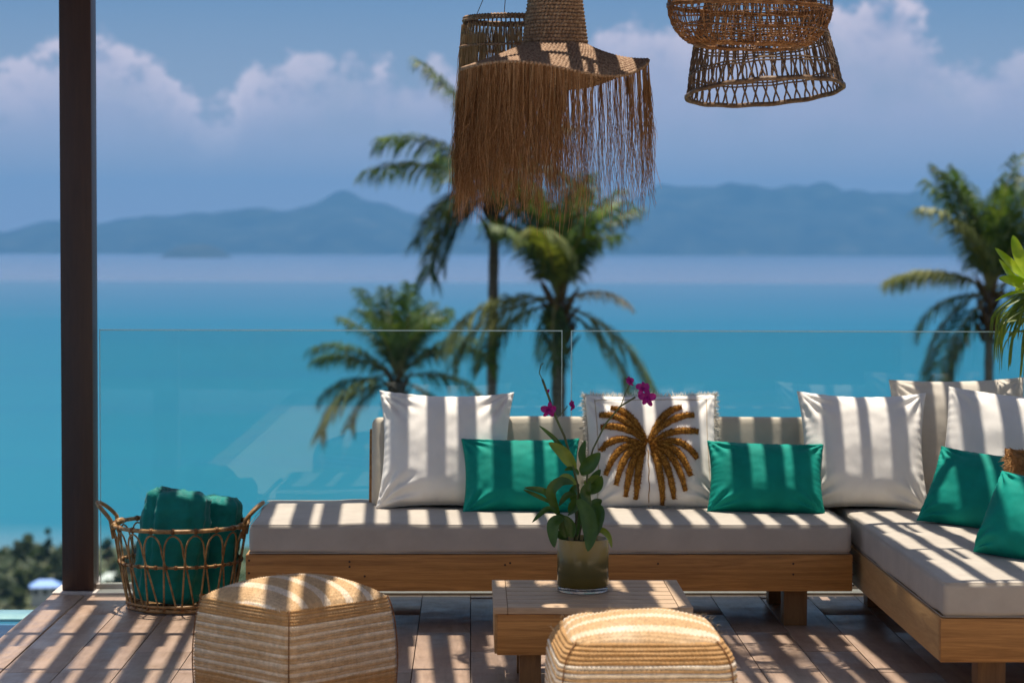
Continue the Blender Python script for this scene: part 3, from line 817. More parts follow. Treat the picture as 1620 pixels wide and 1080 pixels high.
sb('front_rail', (X0 + .0, YF, ZF0), (X1, YF + .030, ZF1), 'teak', o1, s1)
sb('side_rail', (X0, YF + .032, ZF0), (X0 + .03, YB, ZF1), 'teak_y', o1, s1)
sb('side_rail', (X1 - .03, YF + .032, ZF0), (X1, YB, ZF1), 'teak_y', o1, s1)
sb('back_rail', (X0 + .032, YB - .03, ZF0), (X1 - .032, YB, ZF1), 'teak', o1, s1)
for k in range(9):
    yy = YF + .05 + k * .085; sb('seat_slat', (X0 + .032, yy, ZF1 - .03), (X1 - .032, yy + .06, ZF1 - .008), 'teak', o1, s1, 0)
for px in (1240, 480):
    xl = at(px, 960, 8.66).x; sb('leg', (xl, 8.66, .001), (xl + .09, 8.75, ZF0 - .001), 'teak_z', o1, s1)
for px in (1215, 520):
    xl = at(px, 960, 9.2).x; sb('leg', (xl, 9.18, .001), (xl + .08, 9.26, ZF0 - .001), 'teak_z', o1, s1)
for px, py in ((553, 888), (553, 896), (394, 886), (394, 906), (394, 926), (1350, 889), (1350, 908), (1350, 925), (1255, 891), (1255, 908), (577, 911), (1041, 891), (799, 893), (807, 890)):
    p = at(px, py, YF); b = MB(); b.tube([(0, 0, 0), (0, -.0012, 0)], .0042, 10); b.build('screw', MAT['dark_hole'], s1, loc=Vector((p.x, YF - .0002, p.z)) - o1, smooth=False)
seat_cushion(X0 + .010, X1 - .004, YF + .003, YB - .02, s1, o1, 3)
# backrest board and cushion, leaning back
xb0 = at(585, 730, 9.33).x
LB = R(14)
e = link('backrest', None, s1, Vector(((xb0 + X1 + .75) / 2, 9.215, ZC - .03)) - o1, (-LB, 0, 0)); hw = (X1 + .75 - xb0) / 2
b = MB(); b.box((-hw, .022, -.10), (hw, .044, .345)); b.build('back_board', MAT['teak'], e, bevel=.003)
b = rounded((hw - .008, .052, .184), .030, 4, .035, cushion_disp(9, .003, .004, hw, .4)); b.build('back_cushion', MAT['back'], e, loc=(.006, -.033, .195))

XR0, XR1, YR0 = 1.482, 2.42, 7.10
s2 = thing('sofa', 'wooden-framed sofa bench on the right that runs towards the camera', 'sofa', (XR0, YR0, 0)); o2 = Vector((XR0, YR0, 0))
sb('front_rail', (XR0 + .0, YR0, ZF0), (XR1, YR0 + .030, ZF1), 'teak', o2, s2)
sb('side_rail', (XR0, YR0 + .032, ZF0), (XR0 + .03, YB, ZF1), 'teak_y', o2, s2)
sb('side_rail', (XR1 - .03, YR0 + .032, ZF0), (XR1, YB, ZF1), 'teak_y', o2, s2)
sb('back_rail', (XR0 + .032, YB - .03, ZF0), (XR1 - .032, YB, ZF1), 'teak', o2, s2)
for k in range(24):
    yy = YR0 + .05 + k * .093; sb('seat_slat', (XR0 + .032, yy, ZF1 - .03), (XR1 - .032, yy + .06, ZF1 - .008), 'teak', o2, s2, 0)
for px, yy in ((1548, 7.19), (1372, 9.1)):
    xl = at(px, 960, yy).x; sb('leg', (xl, yy, .001), (xl + .09, yy + .09, ZF0 - .001), 'teak_z', o2, s2)
sb('leg', (2.25, 7.19, .001), (2.34, 7.28, ZF0 - .001), 'teak_z', o2, s2); sb('leg', (2.25, 9.1, .001), (2.34, 9.19, ZF0 - .001), 'teak_z', o2, s2)
seat_cushion(XR0 + .004, XR1 - .03, YR0 + .003, YB - .02, s2, o2, 8)
b = MB(); b.box((0, 0, 0), (.022, YB - YR0 - .1, .40)); b.build('back_board', MAT['teak_y'], s2, bevel=.003, loc=Vector((XR1 - .024, YR0 + .1, ZF1 + .001)) - o2)
b = rounded((.055, (YB - YR0 - .3) / 2, .19), .03, 4, .04, cushion_disp(4, .003, .003, .4, 1)); b.build('back_cushion', MAT['back'], s2, loc=Vector((XR1 - .085, (YB + YR0) / 2, ZC + .19)) - o2)


# ------------------------------------------------------------------ throw pillows
class Pillow:
    def __init__(s, w, h, t, seed, pinch=.07, ears=.05, wr=1.0):
        s.w, s.h, s.t, s.seed, s.pinch, s.ears, s.wr = w, h, t, seed, pinch, ears, wr

    def xy(s, u, v):
        x = u * (1 - s.pinch * (1 - v * v) * abs(u)); z = v * (1 - s.pinch * (1 - u * u) * abs(v))
        # corners stand out a little
        return x * s.w / 2, z * s.h / 2

    def thick(s, u, v):
        a = max(0, 1 - abs(u) ** 2.6); c = max(0, 1 - abs(v) ** 2.6)
        return s.t / 2 * (a * c) ** .46

    def pt(s, u, v, side=-1, lift=0):
        x, z = s.xy(u, v); tk_ = s.thick(u, v)
        cu, cv_ = (1 if u > 0 else -1), (1 if v > 0 else -1)
        r = math.hypot(u - cu, v - cv_); an = math.atan2(v - cv_, u - cu)
        wr = .0055 * s.wr * math.sin(an * 13 + s.seed * 1.3 + 5 * nz(u, v, s.seed, 1.2)) * math.exp(-((r - .35) / .28) ** 2) * min(1, tk_ / (s.t * .18))
        edge = .0018 * s.wr * math.sin((u if abs(v) > abs(u) else v) * 42 + s.seed + 6 * nz(u, v, s.seed, 2)) * (max(abs(u), abs(v)) ** 10)
        wv = .006 * s.wr * nz(u * 1.3 + s.seed, v * 1.3, side * 3, 1.6) * (1 - max(abs(u), abs(v)) ** 4) + .0012 * s.wr * nz(u + s.seed, v, side, 6)
        # weight settles towards the bottom
        sag = .10 * tk_ * (-v)
        return (x, side * (tk_ + wr + wv * min(1, tk_ / (s.t * .2)) + lift + sag) + edge, z)

    def mesh(s, mats, n=64):
        b = MB(); f = lambda i: (lambda q: math.copysign(1 - (1 - abs(q)) ** 1.35, q))(2 * i / n - 1)
        for side in (-1, 1):
            vs = [s.pt(f(i), f(j), side) for j in range(n + 1) for i in range(n + 1)]
            fs = []
            for j in range(n):
                for i in range(n):
                    k = j * (n + 1) + i; q = (k, k + 1, k + n + 2, k + n + 1); fs.append(q if side < 0 else q[::-1])
            b.add(vs, fs)
        me = b.mesh('cover', mats)
        bm = bmesh.new(); bm.from_mesh(me); bmesh.ops.remove_doubles(bm, verts=bm.verts, dist=.0006); bm.to_mesh(me); bm.free()
        return me

    def outline(s, off=0.0, n=60):
        P = []
        for a0, a1 in (((-1, -1), (1, -1)), ((1, -1), (1, 1)), ((1, 1), (-1, 1)), ((-1, 1), (-1, -1))):
            for k in range(n):
                t = k / n; u = a0[0] + (a1[0] - a0[0]) * t; v = a0[1] + (a1[1] - a0[1]) * t
                x, z = s.xy(u * (1 + off), v * (1 + off)); e = s.pt(u, v, 1)[1]
                P.append((x, e * .5, z))
        return P


def place(name, me, label, cat, pos, yaw, lean, roll, P, group):
    """pos = where the bottom edge's middle rests"""
    o = link(name, me); tag(o, label, cat, group)
    Rm = Matrix.Rotation(R(yaw), 4, 'Z') @ Matrix.Rotation(R(-lean), 4, 'X') @ Matrix.Rotation(R(roll), 4, 'Y')
    up = Rm.to_3x3() @ Vector((0, 0, 1)); mid = Vector(pos) + up * P.h / 2 * .985
    o.matrix_world = Matrix.Translation(mid) @ Rm
    return o


def pillow(w, h, t, seed, mat, label, pos, yaw=0, lean=24, roll=0, pinch=.07, wr=1.0, seam=True, group='throw pillows along the sofas', cat='pillow'):
    P = Pillow(w, h, t, seed, pinch, wr=wr); o = place('pillow', P.mesh(MAT[mat]), label, cat, pos, yaw, lean, roll, P, group)
    if seam:
        b = MB(); b.tube(P.outline(.0), .0016, 5, closed=True); b.build('seam', MAT[mat], o)
    return P, o


def seat(px, py): 
    p = at(px, py, 8); Y = 8
    for _ in range(12): Y *= (EYE - ZC) / (EYE - at(px, py, Y).z)
    q = at(px, py, Y); return (q.x, q.y, ZC + .002)


pillow(.545, .50, .20, 1, 'white', 'plain white square pillow at the left end of the sofa, behind a teal cushion', seat(703, 806), 0, 23, .8, .10, 1.8)
pillow(.47, .315, .16, 2, 'teal', 'teal oblong pillow in front of the leftmost white pillow, behind the orchid', seat(826, 812), 2, 26, 0, .07, 1.2)
pillow(.465, .30, .16, 3, 'teal', 'teal oblong pillow between the fringed palm-motif pillow and the next plain white one', seat(1212, 812), -2, 26, 1.5, .07, 1.2)
pillow(.52, .50, .20, 4, 'white', 'plain white square pillow near the sofa corner, right of a teal cushion', seat(1368, 808), -3, 22, .5, .10, 1.6)
pillow(.56, .53, .13, 5, 'cream', 'large beige pillow rearmost in the sofa corner, its corner poking up', (at(1527, 700, 9.16).x, 9.14, ZC + .002), 3, 14, -1, .05, 1.0)
pillow(.56, .51, .19, 6, 'white', 'white square pillow leaning in the right sofa corner before the beige one', (at(1588, 800, 8.84).x, 8.82, ZC + .002), -16, 22, 5, .06, 1.2)
pillow(.46, .315, .14, 7, 'teal', 'teal oblong pillow on the right bench in front of a white pillow', (at(1535, 838, 8.46).x, 8.44, ZC + .002), -38, 30, 4, .07, 1.2)
pillow(.40, .30, .17, 8, 'teal', 'teal pillow nearest the camera on the right bench, cut by the photo edge', (at(1618, 900, 7.55).x, 7.56, ZC + .004), -48, 26, 4, .05, 1.4)
Pj, oj = pillow(.44, .34, .13, 9, 'raffia', 'rust brown shaggy raffia pillow at the right edge, behind the nearest teal pillow', (at(1668, 850, 8.05).x, 8.05, ZC + .002), -30, 20, 0, .05, 1.0, False)
b = MB(); rnd = random.Random(6)
for i in range(3800):
    u, v = rnd.uniform(-1, 1), rnd.uniform(-1, 1); p = Vector(Pj.pt(u, v, -1)); d = Vector((rnd.gauss(0, .5) + u * .6, -1, rnd.gauss(0, .5) + v * .5)).normalized() * rnd.uniform(.012, .03) + Vector((0, 0, -.008))
    w_ = Vector((rnd.gauss(0, 1), 0, rnd.gauss(0, 1))).normalized() * .0016
    b.add([tuple(p - w_), tuple(p + w_), tuple(p + d)], [(0, 1, 2)])
tag(b.build('shag', MAT['raffia'], oj, smooth=False), kind='stuff')

# the fringed pillow with the tufted palm motif
Pc, oc = pillow(.535, .49, .18, 11, 'white', 'fringed white pillow with an ochre tufted palm-frond motif behind the orchid', seat(1035, 805), 0, 25, -.5, .045, 1.0, False)


def puv(px, py): return ((px - 1030) / 102., (703.5 - py) / 88.5)


b = MB(); tf = MB(); rnd = random.Random(9)
LT = [((966, 642), 30), ((948, 653), 24), ((948, 673), 20), ((946, 710), 26), ((954, 748), 28), ((970, 764), 24), ((985, 781), 18), ((1001, 785), 10)]
RT = [((1077, 642), 22), ((1096, 655), 26), ((1102, 682), 26), ((1098, 725), 34), ((1086, 752), 30), ((1077, 774), 24), ((1059, 785), 14), ((1042, 791), 8)]
for side, TT in ((-1, LT), (1, RT)):
    for i, ((tx, ty), bow) in enumerate(TT):
        sx_, sy_ = 1021 + side * (1 + i * .5), 706 - 3 * abs(i - 3) + i * 2
        sy_ = 698 + i * 2.5; up_ = ty < sy_
        mx_ = sx_ + (tx - sx_) * (.45 if up_ else .68); my_ = ty - 3 + .12 * (sy_ - ty) - i * 2 if up_ else sy_ - 24 + (ty - sy_) * .16 + max(0, i - 4) * 4
        P = []; rr = []
        for k in range(19):
            t = k / 18; X_ = (1 - t) ** 2 * sx_ + 2 * t * (1 - t) * mx_ + t * t * tx; Y_ = (1 - t) ** 2 * sy_ + 2 * t * (1 - t) * my_ + t * t * ty
            u, v = puv(X_, Y_); P.append(Vector(Pc.pt(u, v, -1, .002))); rr.append((.0042 + .0102 * math.sin(math.pi * min(1, .02 + t * .80)) ** 1.3) * (.9 + .2 * rnd.random()))
        b.tube(P, rr, 8)
        for k in range(620):
            t = rnd.random() * 18; i0 = min(17, int(t)); p = P[i0].lerp(P[i0 + 1], t - i0); ax_ = (P[i0 + 1] - P[i0]).normalized()
            d = Vector((rnd.gauss(0, 1), -abs(rnd.gauss(0, 1)), rnd.gauss(0, 1))); d -= ax_ * d.dot(ax_); d.normalize(); r_ = rr[i0]
            q = p + d * r_ * .8; w_ = ax_ * .0016; tip = q + d * rnd.uniform(.004, .010) + ax_ * rnd.gauss(.001, .003)
            tf.add([tuple(q - w_), tuple(q + w_), tuple(tip)], [(0, 1, 2)])
b.build('palm_motif', MAT['tuft'], oc); tag(tf.build('tufting', MAT['tuft'], oc, smooth=False), kind='stuff')
b = MB(); P = [Pc.pt(*puv(1021 + .6 * math.sin(k), 712 + k * 4.0), -1, .001) for k in range(24)]; b.tube(P, .0018, 5); b.build('centre_seam', MAT['tuft'], oc)
for sgn in (-1, 1):
    b = MB(); P = [Pc.pt(sgn * .86, -.9 + 1.8 * k / 40, -1, .0008) for k in range(41)]; b.tube(P, .0016, 5); b.build('stitch_line', MAT['pipe'], oc)
b = MB(); P = [Pc.pt(-.86 + 1.72 * k / 40, .88, -1, .0008) for k in range(41)]; b.tube(P, .0016, 5); b.build('stitch_line', MAT['pipe'], oc)
b = MB(); O = Pc.outline(0, 150); nO = len(O)
for i in range(nO * 7):
    k = rnd.randrange(nO); p = Vector(O[k]).lerp(Vector(O[(k + 1) % nO]), rnd.random()); o_ = Vector((p.x, 0, p.z)); m_ = max(abs(o_.x) / Pc.w, abs(o_.z) / Pc.h)
    d = Vector((o_.x if abs(o_.x) / Pc.w > m_ * .93 else 0, 0, o_.z if abs(o_.z) / Pc.h > m_ * .93 else 0)).normalized() + Vector((rnd.gauss(0, .35), rnd.gauss(0, .35), rnd.gauss(0, .35)))
    l_ = rnd.uniform(.010, .021); w_ = Vector((rnd.gauss(0, 1), rnd.gauss(0, 1), rnd.gauss(0, 1))).normalized() * .0013
    q = p + d * l_ * .5 + Vector((rnd.gauss(0, .002), rnd.gauss(0, .002), 0)); e_ = p + d * l_
    b.add([tuple(p - w_), tuple(p + w_), tuple(q + w_), tuple(q - w_), tuple(e_)], [(0, 1, 2, 3), (3, 2, 4)])
tag(b.build('fringe', MAT['thread'], oc, smooth=False), kind='stuff')


# ------------------------------------------------------------------ jute poufs
def pouf(name, label, loc, rz, w, h, dome, seed, rows=30, band=None, topdir=0, rc=.055, shr=.02):
    """Braided jute cube: rows of rope round the sides, rows of rope across the domed top."""
    t = thing(name, label, 'pouf', loc, rz, 'braided jute poufs on the deck'); hw_ = w / 2

    def sq(a, r_, hwx):   # rounded square outline at angle parameter 0..1
        per = 4; s_ = (a * per) % 4; side = int(s_); f_ = s_ - side; c = -1 + 2 * f_
        n_ = 1 - r_ / hwx
        if abs(c) <= n_: p = (c * hwx, -hwx)
        else:
            q = (abs(c) - n_) / (1 - n_) * math.pi / 4; p = (math.copysign(hwx - r_ + r_ * math.sin(q), c), -(hwx - r_ + r_ * math.cos(q)))
        bulge = 1
        x, y = p
        for _ in range(side): x, y = -y, x
        return x, y
    NA = 560; sub = 4; b = MB(); tone = []; nr = rows * sub
    pitch = h / rows
    for j in range(nr + 1):
        z = h * j / nr; zt = z / h; row = min(rows - 1, j // sub)
        bulge = hw_ * (.955 + .085 * math.sin(math.pi * min(1, zt * .9 + .05))) - shr * (max(0, zt - .82) / .18) ** 2
        ro = abs(math.sin(math.pi * j / sub))
        for i in range(NA):
            a = i / NA; x, y = sq(a, rc, bulge); nn = Vector((x, y, 0)).normalized()
            knot = math.sin(2 * math.pi * (a * 150 + (row % 2) * .5) + (1.2 if row % 2 else -1.2) * (j % sub) / sub * 2)
            dsp = .0055 * ro + .0022 * knot * ro + .004 * nz(x, y, z + seed, 9) + .006 * nz(x, y, z + seed, 3)
            b.v.append((x + nn.x * dsp, y + nn.y * dsp, z + .003 * nz(x, y, row + seed, 6)))
            tn = band(row / rows, row, seed); tone.append(max(0, min(1, tn + .10 * nz(x * 3, y * 3, row, 5))))
    for j in range(nr):
        for i in range(NA):
            i2 = (i + 1) % NA; b.f.append((j * NA + i, j * NA + i2, (j + 1) * NA + i2, (j + 1) * NA + i)); b.mi.append(0)
    b.tone = tone; b.build('side_cover', MAT['jute'], t)
    # top
    b = MB(); tone = []; NT = 150; rp = pitch * 1.05
    for j in range(NT + 1):
        for i in range(NT + 1):
            u = 2 * i / NT - 1; v = 2 * j / NT - 1; m_ = max(abs(u), abs(v)); rnorm = m_
            # squircle map so the rim follows the rounded side
            k = hw_ * .985 - shr + .001; x = u * k; y = v * k
            cr = (abs(u) * abs(v)) ** 6; x *= 1 - 1.25 * rc * cr; y *= 1 - 1.25 * rc * cr
            dz = dome * ((1 - u ** 2) * (1 - v ** 2)) ** .62
            crease = 0
            fan = (y if topdir else x) + .02 * nz(x, y, seed, 5) + (.035 * (x if topdir else y) ** 2 / hw_)
            ph = fan / rp; row = math.floor(ph); ro = abs(math.sin(math.pi * ph)) ** .7
            al = (x if topdir else y); kn = math.sin(2 * math.pi * (al / .012 + (row % 2) * .5) + (2 if row % 2 else -2) * (ph - row))
            z = h + dz - .003 + (.0055 * ro + .002 * kn * ro) + .008 * nz(x, y, seed, 5) * (1 - m_ ** 4) - .006 * (m_ ** 14)
            b.v.append((x, y, z)); tn = .42 + .5 * (1 if (row // 3 + seed) % 3 == 0 else 0) * (.6 + .4 * nz(row, 0, seed, 3)) + .25 * nz(x, y, seed, 7); tone.append(max(0, min(1, tn)))
    for j in range(NT):
        for i in range(NT):
            k = j * (NT + 1) + i; b.f.append((k, k + 1, k + NT + 2, k + NT + 1)); b.mi.append(0)
    b.tone = tone; b.build('top_cover', MAT['jute'], t)
    # corner seams and fuzz
    for sx_, sy_ in ((1, 1), (1, -1), (-1, 1), (-1, -1)):
        P = []
        for k in range(20):
            zt = k / 19; bu = hw_ * (.955 + .085 * math.sin(math.pi * min(1, zt * .9 + .05))) - shr * (max(0, zt - .82) / .18) ** 2; q = (bu - rc * .293 + .006) ; P.append((sx_ * q, sy_ * q, h * zt))
        q_ = MB(); q_.tube(P, .0022, 5); q_.build('corner_seam', MAT['rattan_dark'], t)
    rnd = random.Random(seed); f_ = MB()
    for i in range(1500):
        if rnd.random() < .5:
            u, v = rnd.uniform(-.97, .97), rnd.uniform(-.97, .97); p = Vector((u * hw_ * .95, v * hw_ * .95, h + dome * ((1 - u * u) * (1 - v * v)) ** .62)); nn = Vector((u * .4, v * .4, 1))
        else:
            x, y = sq(rnd.random(), rc, hw_ * 1.0); p = Vector((x, y, rnd.random() * h)); nn = Vector((x, y, 0)).normalized() + Vector((0, 0, .3))
        d = (nn.normalized() + Vector((rnd.gauss(0, .6), rnd.gauss(0, .6), rnd.gauss(0, .6)))) * rnd.uniform(.004, .011); w_ = d.orthogonal().normalized() * .0004
        f_.add([tuple(p - w_), tuple(p + w_), tuple(p + d)], [(0, 1, 2)])
    tag(f_.build('fuzz', MAT['hair'], t, smooth=False), kind='stuff')
    return t


def band1(q, row, s_):
    if q > .87: return .12 if row % 3 else .3
    if q > .42: return .80 if row % 3 == 0 else .46 + .05 * (row % 2)
    if q > .25: return .10 if row % 4 else .35
    return .9 if row % 2 else .35


def band2(q, row, s_):
    if q > .86: return .08
    return .92 if row % 2 == 0 else .38


c1 = at(466, 940, 6.92)
pouf('jute_pouf', 'braided jute pouf at the left with a corner towards the camera, striped by shadows', (c1.x, 6.94, .001), R(46), .432, .385, .060, 2, 42, band1, 0, .030, .006)
c2 = at(1013, 960, 6.25)
pouf('jute_pouf', 'braided jute pouf in front of the coffee table, its flat side to the camera', (c2.x, 6.27, .001), R(1.5), .475, .395, .050, 5, 36, band2, 1, .065, .026)

# ------------------------------------------------------------------ coffee table
ZT = .302; tY0, tY1 = 7.235, 7.83
tx0 = at(779, 930, 7.6).x; tx1 = tx0 + .640
ct = thing('coffee_table', 'low square teak coffee table with a slatted top under the orchid', 'coffee table', (tx0, tY0, 0)); oT = Vector((tx0, tY0, 0))
fw = .045
sb('top_frame', (tx0, tY0, ZT - .022), (tx0 + fw, tY1, ZT), 'teak_pale', oT, ct, .002)
sb('top_frame', (tx1 - fw, tY0, ZT - .022), (tx1, tY1, ZT), 'teak_pale', oT, ct, .002)
ny_ = 7; dy = (tY1 - tY0) / ny_
for k in range(ny_):
    sb('slat', (tx0 + fw + .0015, tY0 + k * dy + (.004 if k else 0), ZT - .022), (tx1 - fw - .0015, tY0 + (k + 1) * dy - (.004 if k < ny_ - 1 else 0), ZT - .0005), 'teak_pale', oT, ct, .002)
sb('apron', (tx0 + .012, tY0 + .006, ZT - .155), (tx1 - .012, tY0 + .030, ZT - .0235), 'teak', oT, ct, .002)
sb('apron', (tx0 + .012, tY1 - .030, ZT - .155), (tx1 - .012, tY1 - .006, ZT - .0235), 'teak', oT, ct, .002)
sb('apron', (tx0 + .004, tY0 + .031, ZT - .155), (tx0 + .028, tY1 - .031, ZT - .0235), 'teak_y', oT, ct, .002)
sb('apron', (tx1 - .028, tY0 + .031, ZT - .155), (tx1 - .004, tY1 - .031, ZT - .0235), 'teak_y', oT, ct, .002)
for xx in (tx0 + .085, tx1 - .155):
    for yy in (tY0 + .06, tY1 - .13):
        sb('leg', (xx, yy, .001), (xx + .07, yy + .07, ZT - .157), 'teak_z', oT, ct, .002)

# ------------------------------------------------------------------ glass pot and orchid
pc = at(922, 938, 7.58); PX, PY = pc.x, 7.58
pot = thing('glass_pot', 'olive glass cylinder pot with a thick clear foot standing on the coffee table', 'pot', (PX, PY, ZT)); RP, HP = .0865, .178
b = MB(); b.lathe([(.0, .016), (RP * .9, .016), (RP, .022), (RP, HP - .002), (RP - .002, HP), (RP - .005, HP - .002), (RP - .006, .03), (0, .03)], 64); b.build('body', MAT['pot'], pot)
b = MB(); b.lathe([(0, .0005), (RP * .93, .0005), (RP, .006), (RP, .0125), (RP * .9, .0155), (0, .0155)], 64); b.build('foot', MAT['clear'], pot)
b = MB(); b.lathe([(0, HP - .025), (RP - .008, HP - .03), (RP - .0085, HP - .10), (0, HP - .10)], 40)
for i in range(160):
    a = rnd.uniform(0, 6.28); r_ = RP * .85 * math.sqrt(rnd.random()); c = Vector((r_ * math.cos(a), r_ * math.sin(a), HP - .024)); s_ = rnd.uniform(.004, .01)
    Mx = Matrix.Translation(c) @ Matrix.Rotation(rnd.uniform(0, 6), 4, (rnd.random() + .1, rnd.random(), rnd.random())); b.box((-s_, -s_ * .7, -s_ * .5), (s_, s_ * .7, s_ * .5), 0, Mx)
b.build('bark_chips', MAT['bark'], pot, smooth=False); 

orch = thing('orchid_plant', 'purple dendrobium orchid with dark green leaves growing in the glass pot', 'orchid', (PX, PY, ZT + .15)); oo = Vector((PX, PY, ZT + .15))


def blade(P, wmax, tip=.0, fold=.25, nrm=Vector((0, -1, .35)), shape=.8, thick=0):
    """leaf along points P (smoothed), widest in the middle"""
    n_ = 14; pts_ = []
    k = len(P) - 1
    for i in range(n_ + 1):
        t = i / n_ * k; i0 = min(k - 1, int(t)); f_ = t - i0
        p0 = P[max(0, i0 - 1)]; p1 = P[i0]; p2 = P[i0 + 1]; p3 = P[min(k, i0 + 2)]
        pts_.append(.5 * ((2 * p1) + (p2 - p0) * f_ + (2 * p0 - 5 * p1 + 4 * p2 - p3) * f_ ** 2 + (3 * p1 - p0 - 3 * p2 + p3) * f_ ** 3))
    vs = []; fs = []
    for i, p in enumerate(pts_):
        d = (pts_[min(n_, i + 1)] - pts_[max(0, i - 1)]).normalized(); sv = d.cross(nrm)
        sv = sv.normalized() if sv.length > .01 else Vector((1, 0, 0)); up = sv.cross(d); t = i / n_
        w = wmax / 2 * (math.sin(math.pi * min(1, .06 + t * .94)) ** shape) if t > .001 else wmax * .12
        w = max(w, .0006)
        for s_ in (-1, -.5, 0, .5, 1): vs.append(tuple(p + sv * w * s_ + up * w * fold * (abs(s_) ** 1.5)))
    for i in range(n_):
        for j in range(4): fs.append((i * 5 + j, i * 5 + j + 1, (i + 1) * 5 + j + 1, (i + 1) * 5 + j))
    b = MB(); b.add(vs, fs); return b


def pix(l_, Y0=7.55, dys=None):
    return [at(px, py, Y0 + (dys[i] if dys else 0)) for i, (px, py) in enumerate(l_)]


LEAVES = [  # photo outline of each leaf's midrib, width px, depth offset start/end, lit?
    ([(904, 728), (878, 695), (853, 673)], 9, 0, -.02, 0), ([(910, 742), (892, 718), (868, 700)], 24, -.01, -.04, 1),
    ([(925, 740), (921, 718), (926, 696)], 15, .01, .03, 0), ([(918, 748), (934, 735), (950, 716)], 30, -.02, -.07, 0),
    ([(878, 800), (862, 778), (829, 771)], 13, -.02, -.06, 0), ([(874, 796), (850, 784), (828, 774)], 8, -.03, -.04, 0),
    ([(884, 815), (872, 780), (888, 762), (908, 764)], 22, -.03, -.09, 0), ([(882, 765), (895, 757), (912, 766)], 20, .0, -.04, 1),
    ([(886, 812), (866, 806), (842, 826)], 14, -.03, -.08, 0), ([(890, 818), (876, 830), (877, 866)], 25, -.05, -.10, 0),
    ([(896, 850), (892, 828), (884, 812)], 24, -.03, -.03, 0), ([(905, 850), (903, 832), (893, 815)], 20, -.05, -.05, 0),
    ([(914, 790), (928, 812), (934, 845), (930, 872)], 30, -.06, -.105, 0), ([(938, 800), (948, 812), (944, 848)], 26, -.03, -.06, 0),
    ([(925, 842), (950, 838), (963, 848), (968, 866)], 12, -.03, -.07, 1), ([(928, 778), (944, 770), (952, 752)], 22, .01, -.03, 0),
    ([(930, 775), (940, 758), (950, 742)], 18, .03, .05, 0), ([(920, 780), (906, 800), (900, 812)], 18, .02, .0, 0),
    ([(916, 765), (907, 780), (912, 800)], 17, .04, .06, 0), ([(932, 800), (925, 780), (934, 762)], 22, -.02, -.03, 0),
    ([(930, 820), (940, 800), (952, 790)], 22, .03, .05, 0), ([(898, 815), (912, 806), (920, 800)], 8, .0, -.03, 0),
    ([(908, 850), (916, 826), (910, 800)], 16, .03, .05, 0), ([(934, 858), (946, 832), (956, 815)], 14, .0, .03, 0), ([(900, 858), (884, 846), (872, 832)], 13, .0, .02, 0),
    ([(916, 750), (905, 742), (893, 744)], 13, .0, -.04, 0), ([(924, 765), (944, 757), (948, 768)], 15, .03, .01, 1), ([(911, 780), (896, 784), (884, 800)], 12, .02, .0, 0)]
for P, w, d0, d1, lit in LEAVES:
    k = len(P); Q = pix(P, 7.56, [d0 + (d1 - d0) * i / (k - 1) for i in range(k)])
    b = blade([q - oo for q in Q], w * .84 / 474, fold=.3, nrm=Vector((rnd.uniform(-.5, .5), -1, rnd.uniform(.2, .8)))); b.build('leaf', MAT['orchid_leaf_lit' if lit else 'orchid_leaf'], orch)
STEMS = [([(908, 862), (912, 815), (915, 775), (906, 735), (893, 690), (880, 662), (868, 628), (858, 600)], .0042), ([(914, 862), (925, 800), (930, 740), (938, 710), (958, 670), (982, 642), (1005, 628)], .0030),
          ([(858, 600), (853, 590), (856, 577), (860, 574)], .0016), ([(900, 860), (892, 835), (884, 812)], .004), ([(922, 862), (930, 830), (934, 790)], .004), ([(880, 662), (890, 652), (898, 642)], .0016), ([(982, 642), (990, 620), (997, 606)], .0016)]
for P, r_ in STEMS:
    Q = [q - oo for q in pix(P, 7.55)]; b = MB(); b.tube([Q[0]] + [Q[i].lerp(Q[i + 1], f_) for i in range(len(Q) - 1) for f_ in (.33, .66, 1)], r_, 7); b.build('stem', MAT['stem'], orch)


def flower(px, py, size, yaw, tilt, seed, closed=0):
    rnd = random.Random(seed); e = link('flower', None, orch, at(px, py, 7.53) - oo, (R(tilt), 0, R(yaw)))
    for k in range(5):
        a = R(90 + 72 * k + rnd.uniform(-8, 8)); ln = size * (.52 if k in (1, 4) else .46) * rnd.uniform(.9, 1.1); w = size * (.42 if k in (1, 4) else .27)
        d = Vector((math.cos(a), 0, math.sin(a))); op = 1 - closed
        P = [Vector((0, 0, 0)), d * ln * .5 * op + Vector((0, -.12 * ln - closed * ln * .4, 0)), d * ln * op + Vector((0, .10 * ln - closed * ln * .8, -.05 * ln))]
        blade(P, w, fold=.25, nrm=Vector((0, -1, 0)), shape=.6).build('petal', MAT['petal'], e)
    P = [Vector((0, 0, 0)), Vector((0, -size * .16, -size * .08)), Vector((0, -size * .20, -size * .26))]; blade(P, size * .2, fold=.8, nrm=Vector((0, -1, .3))).build('lip', MAT['petal'], e)


flower(868, 648, .058, 15, 10, 1); flower(903, 641, .050, 60, -5, 2, .25); flower(1024, 629, .062, -10, 5, 3); flower(1017, 614, .055, 20, -8, 4); flower(998, 602, .046, -50, 20, 5, .2); flower(866, 618, .026, 30, 0, 6, .7)

# ------------------------------------------------------------------ cane basket and towels
bc = at(286, 965, 9.12); BX, BY = bc.x, 9.12
bk = thing('cane_basket', 'round open cane basket with two looped handles holding teal towels', 'basket', (BX, BY, .001)); HB, RB0, RB1 = .345, .205, .268


def bp(th, z):
    t = z / HB; r_ = RB0 + (RB1 - RB0) * t ** .85; return (r_ * math.cos(th), r_ * math.sin(th), z)


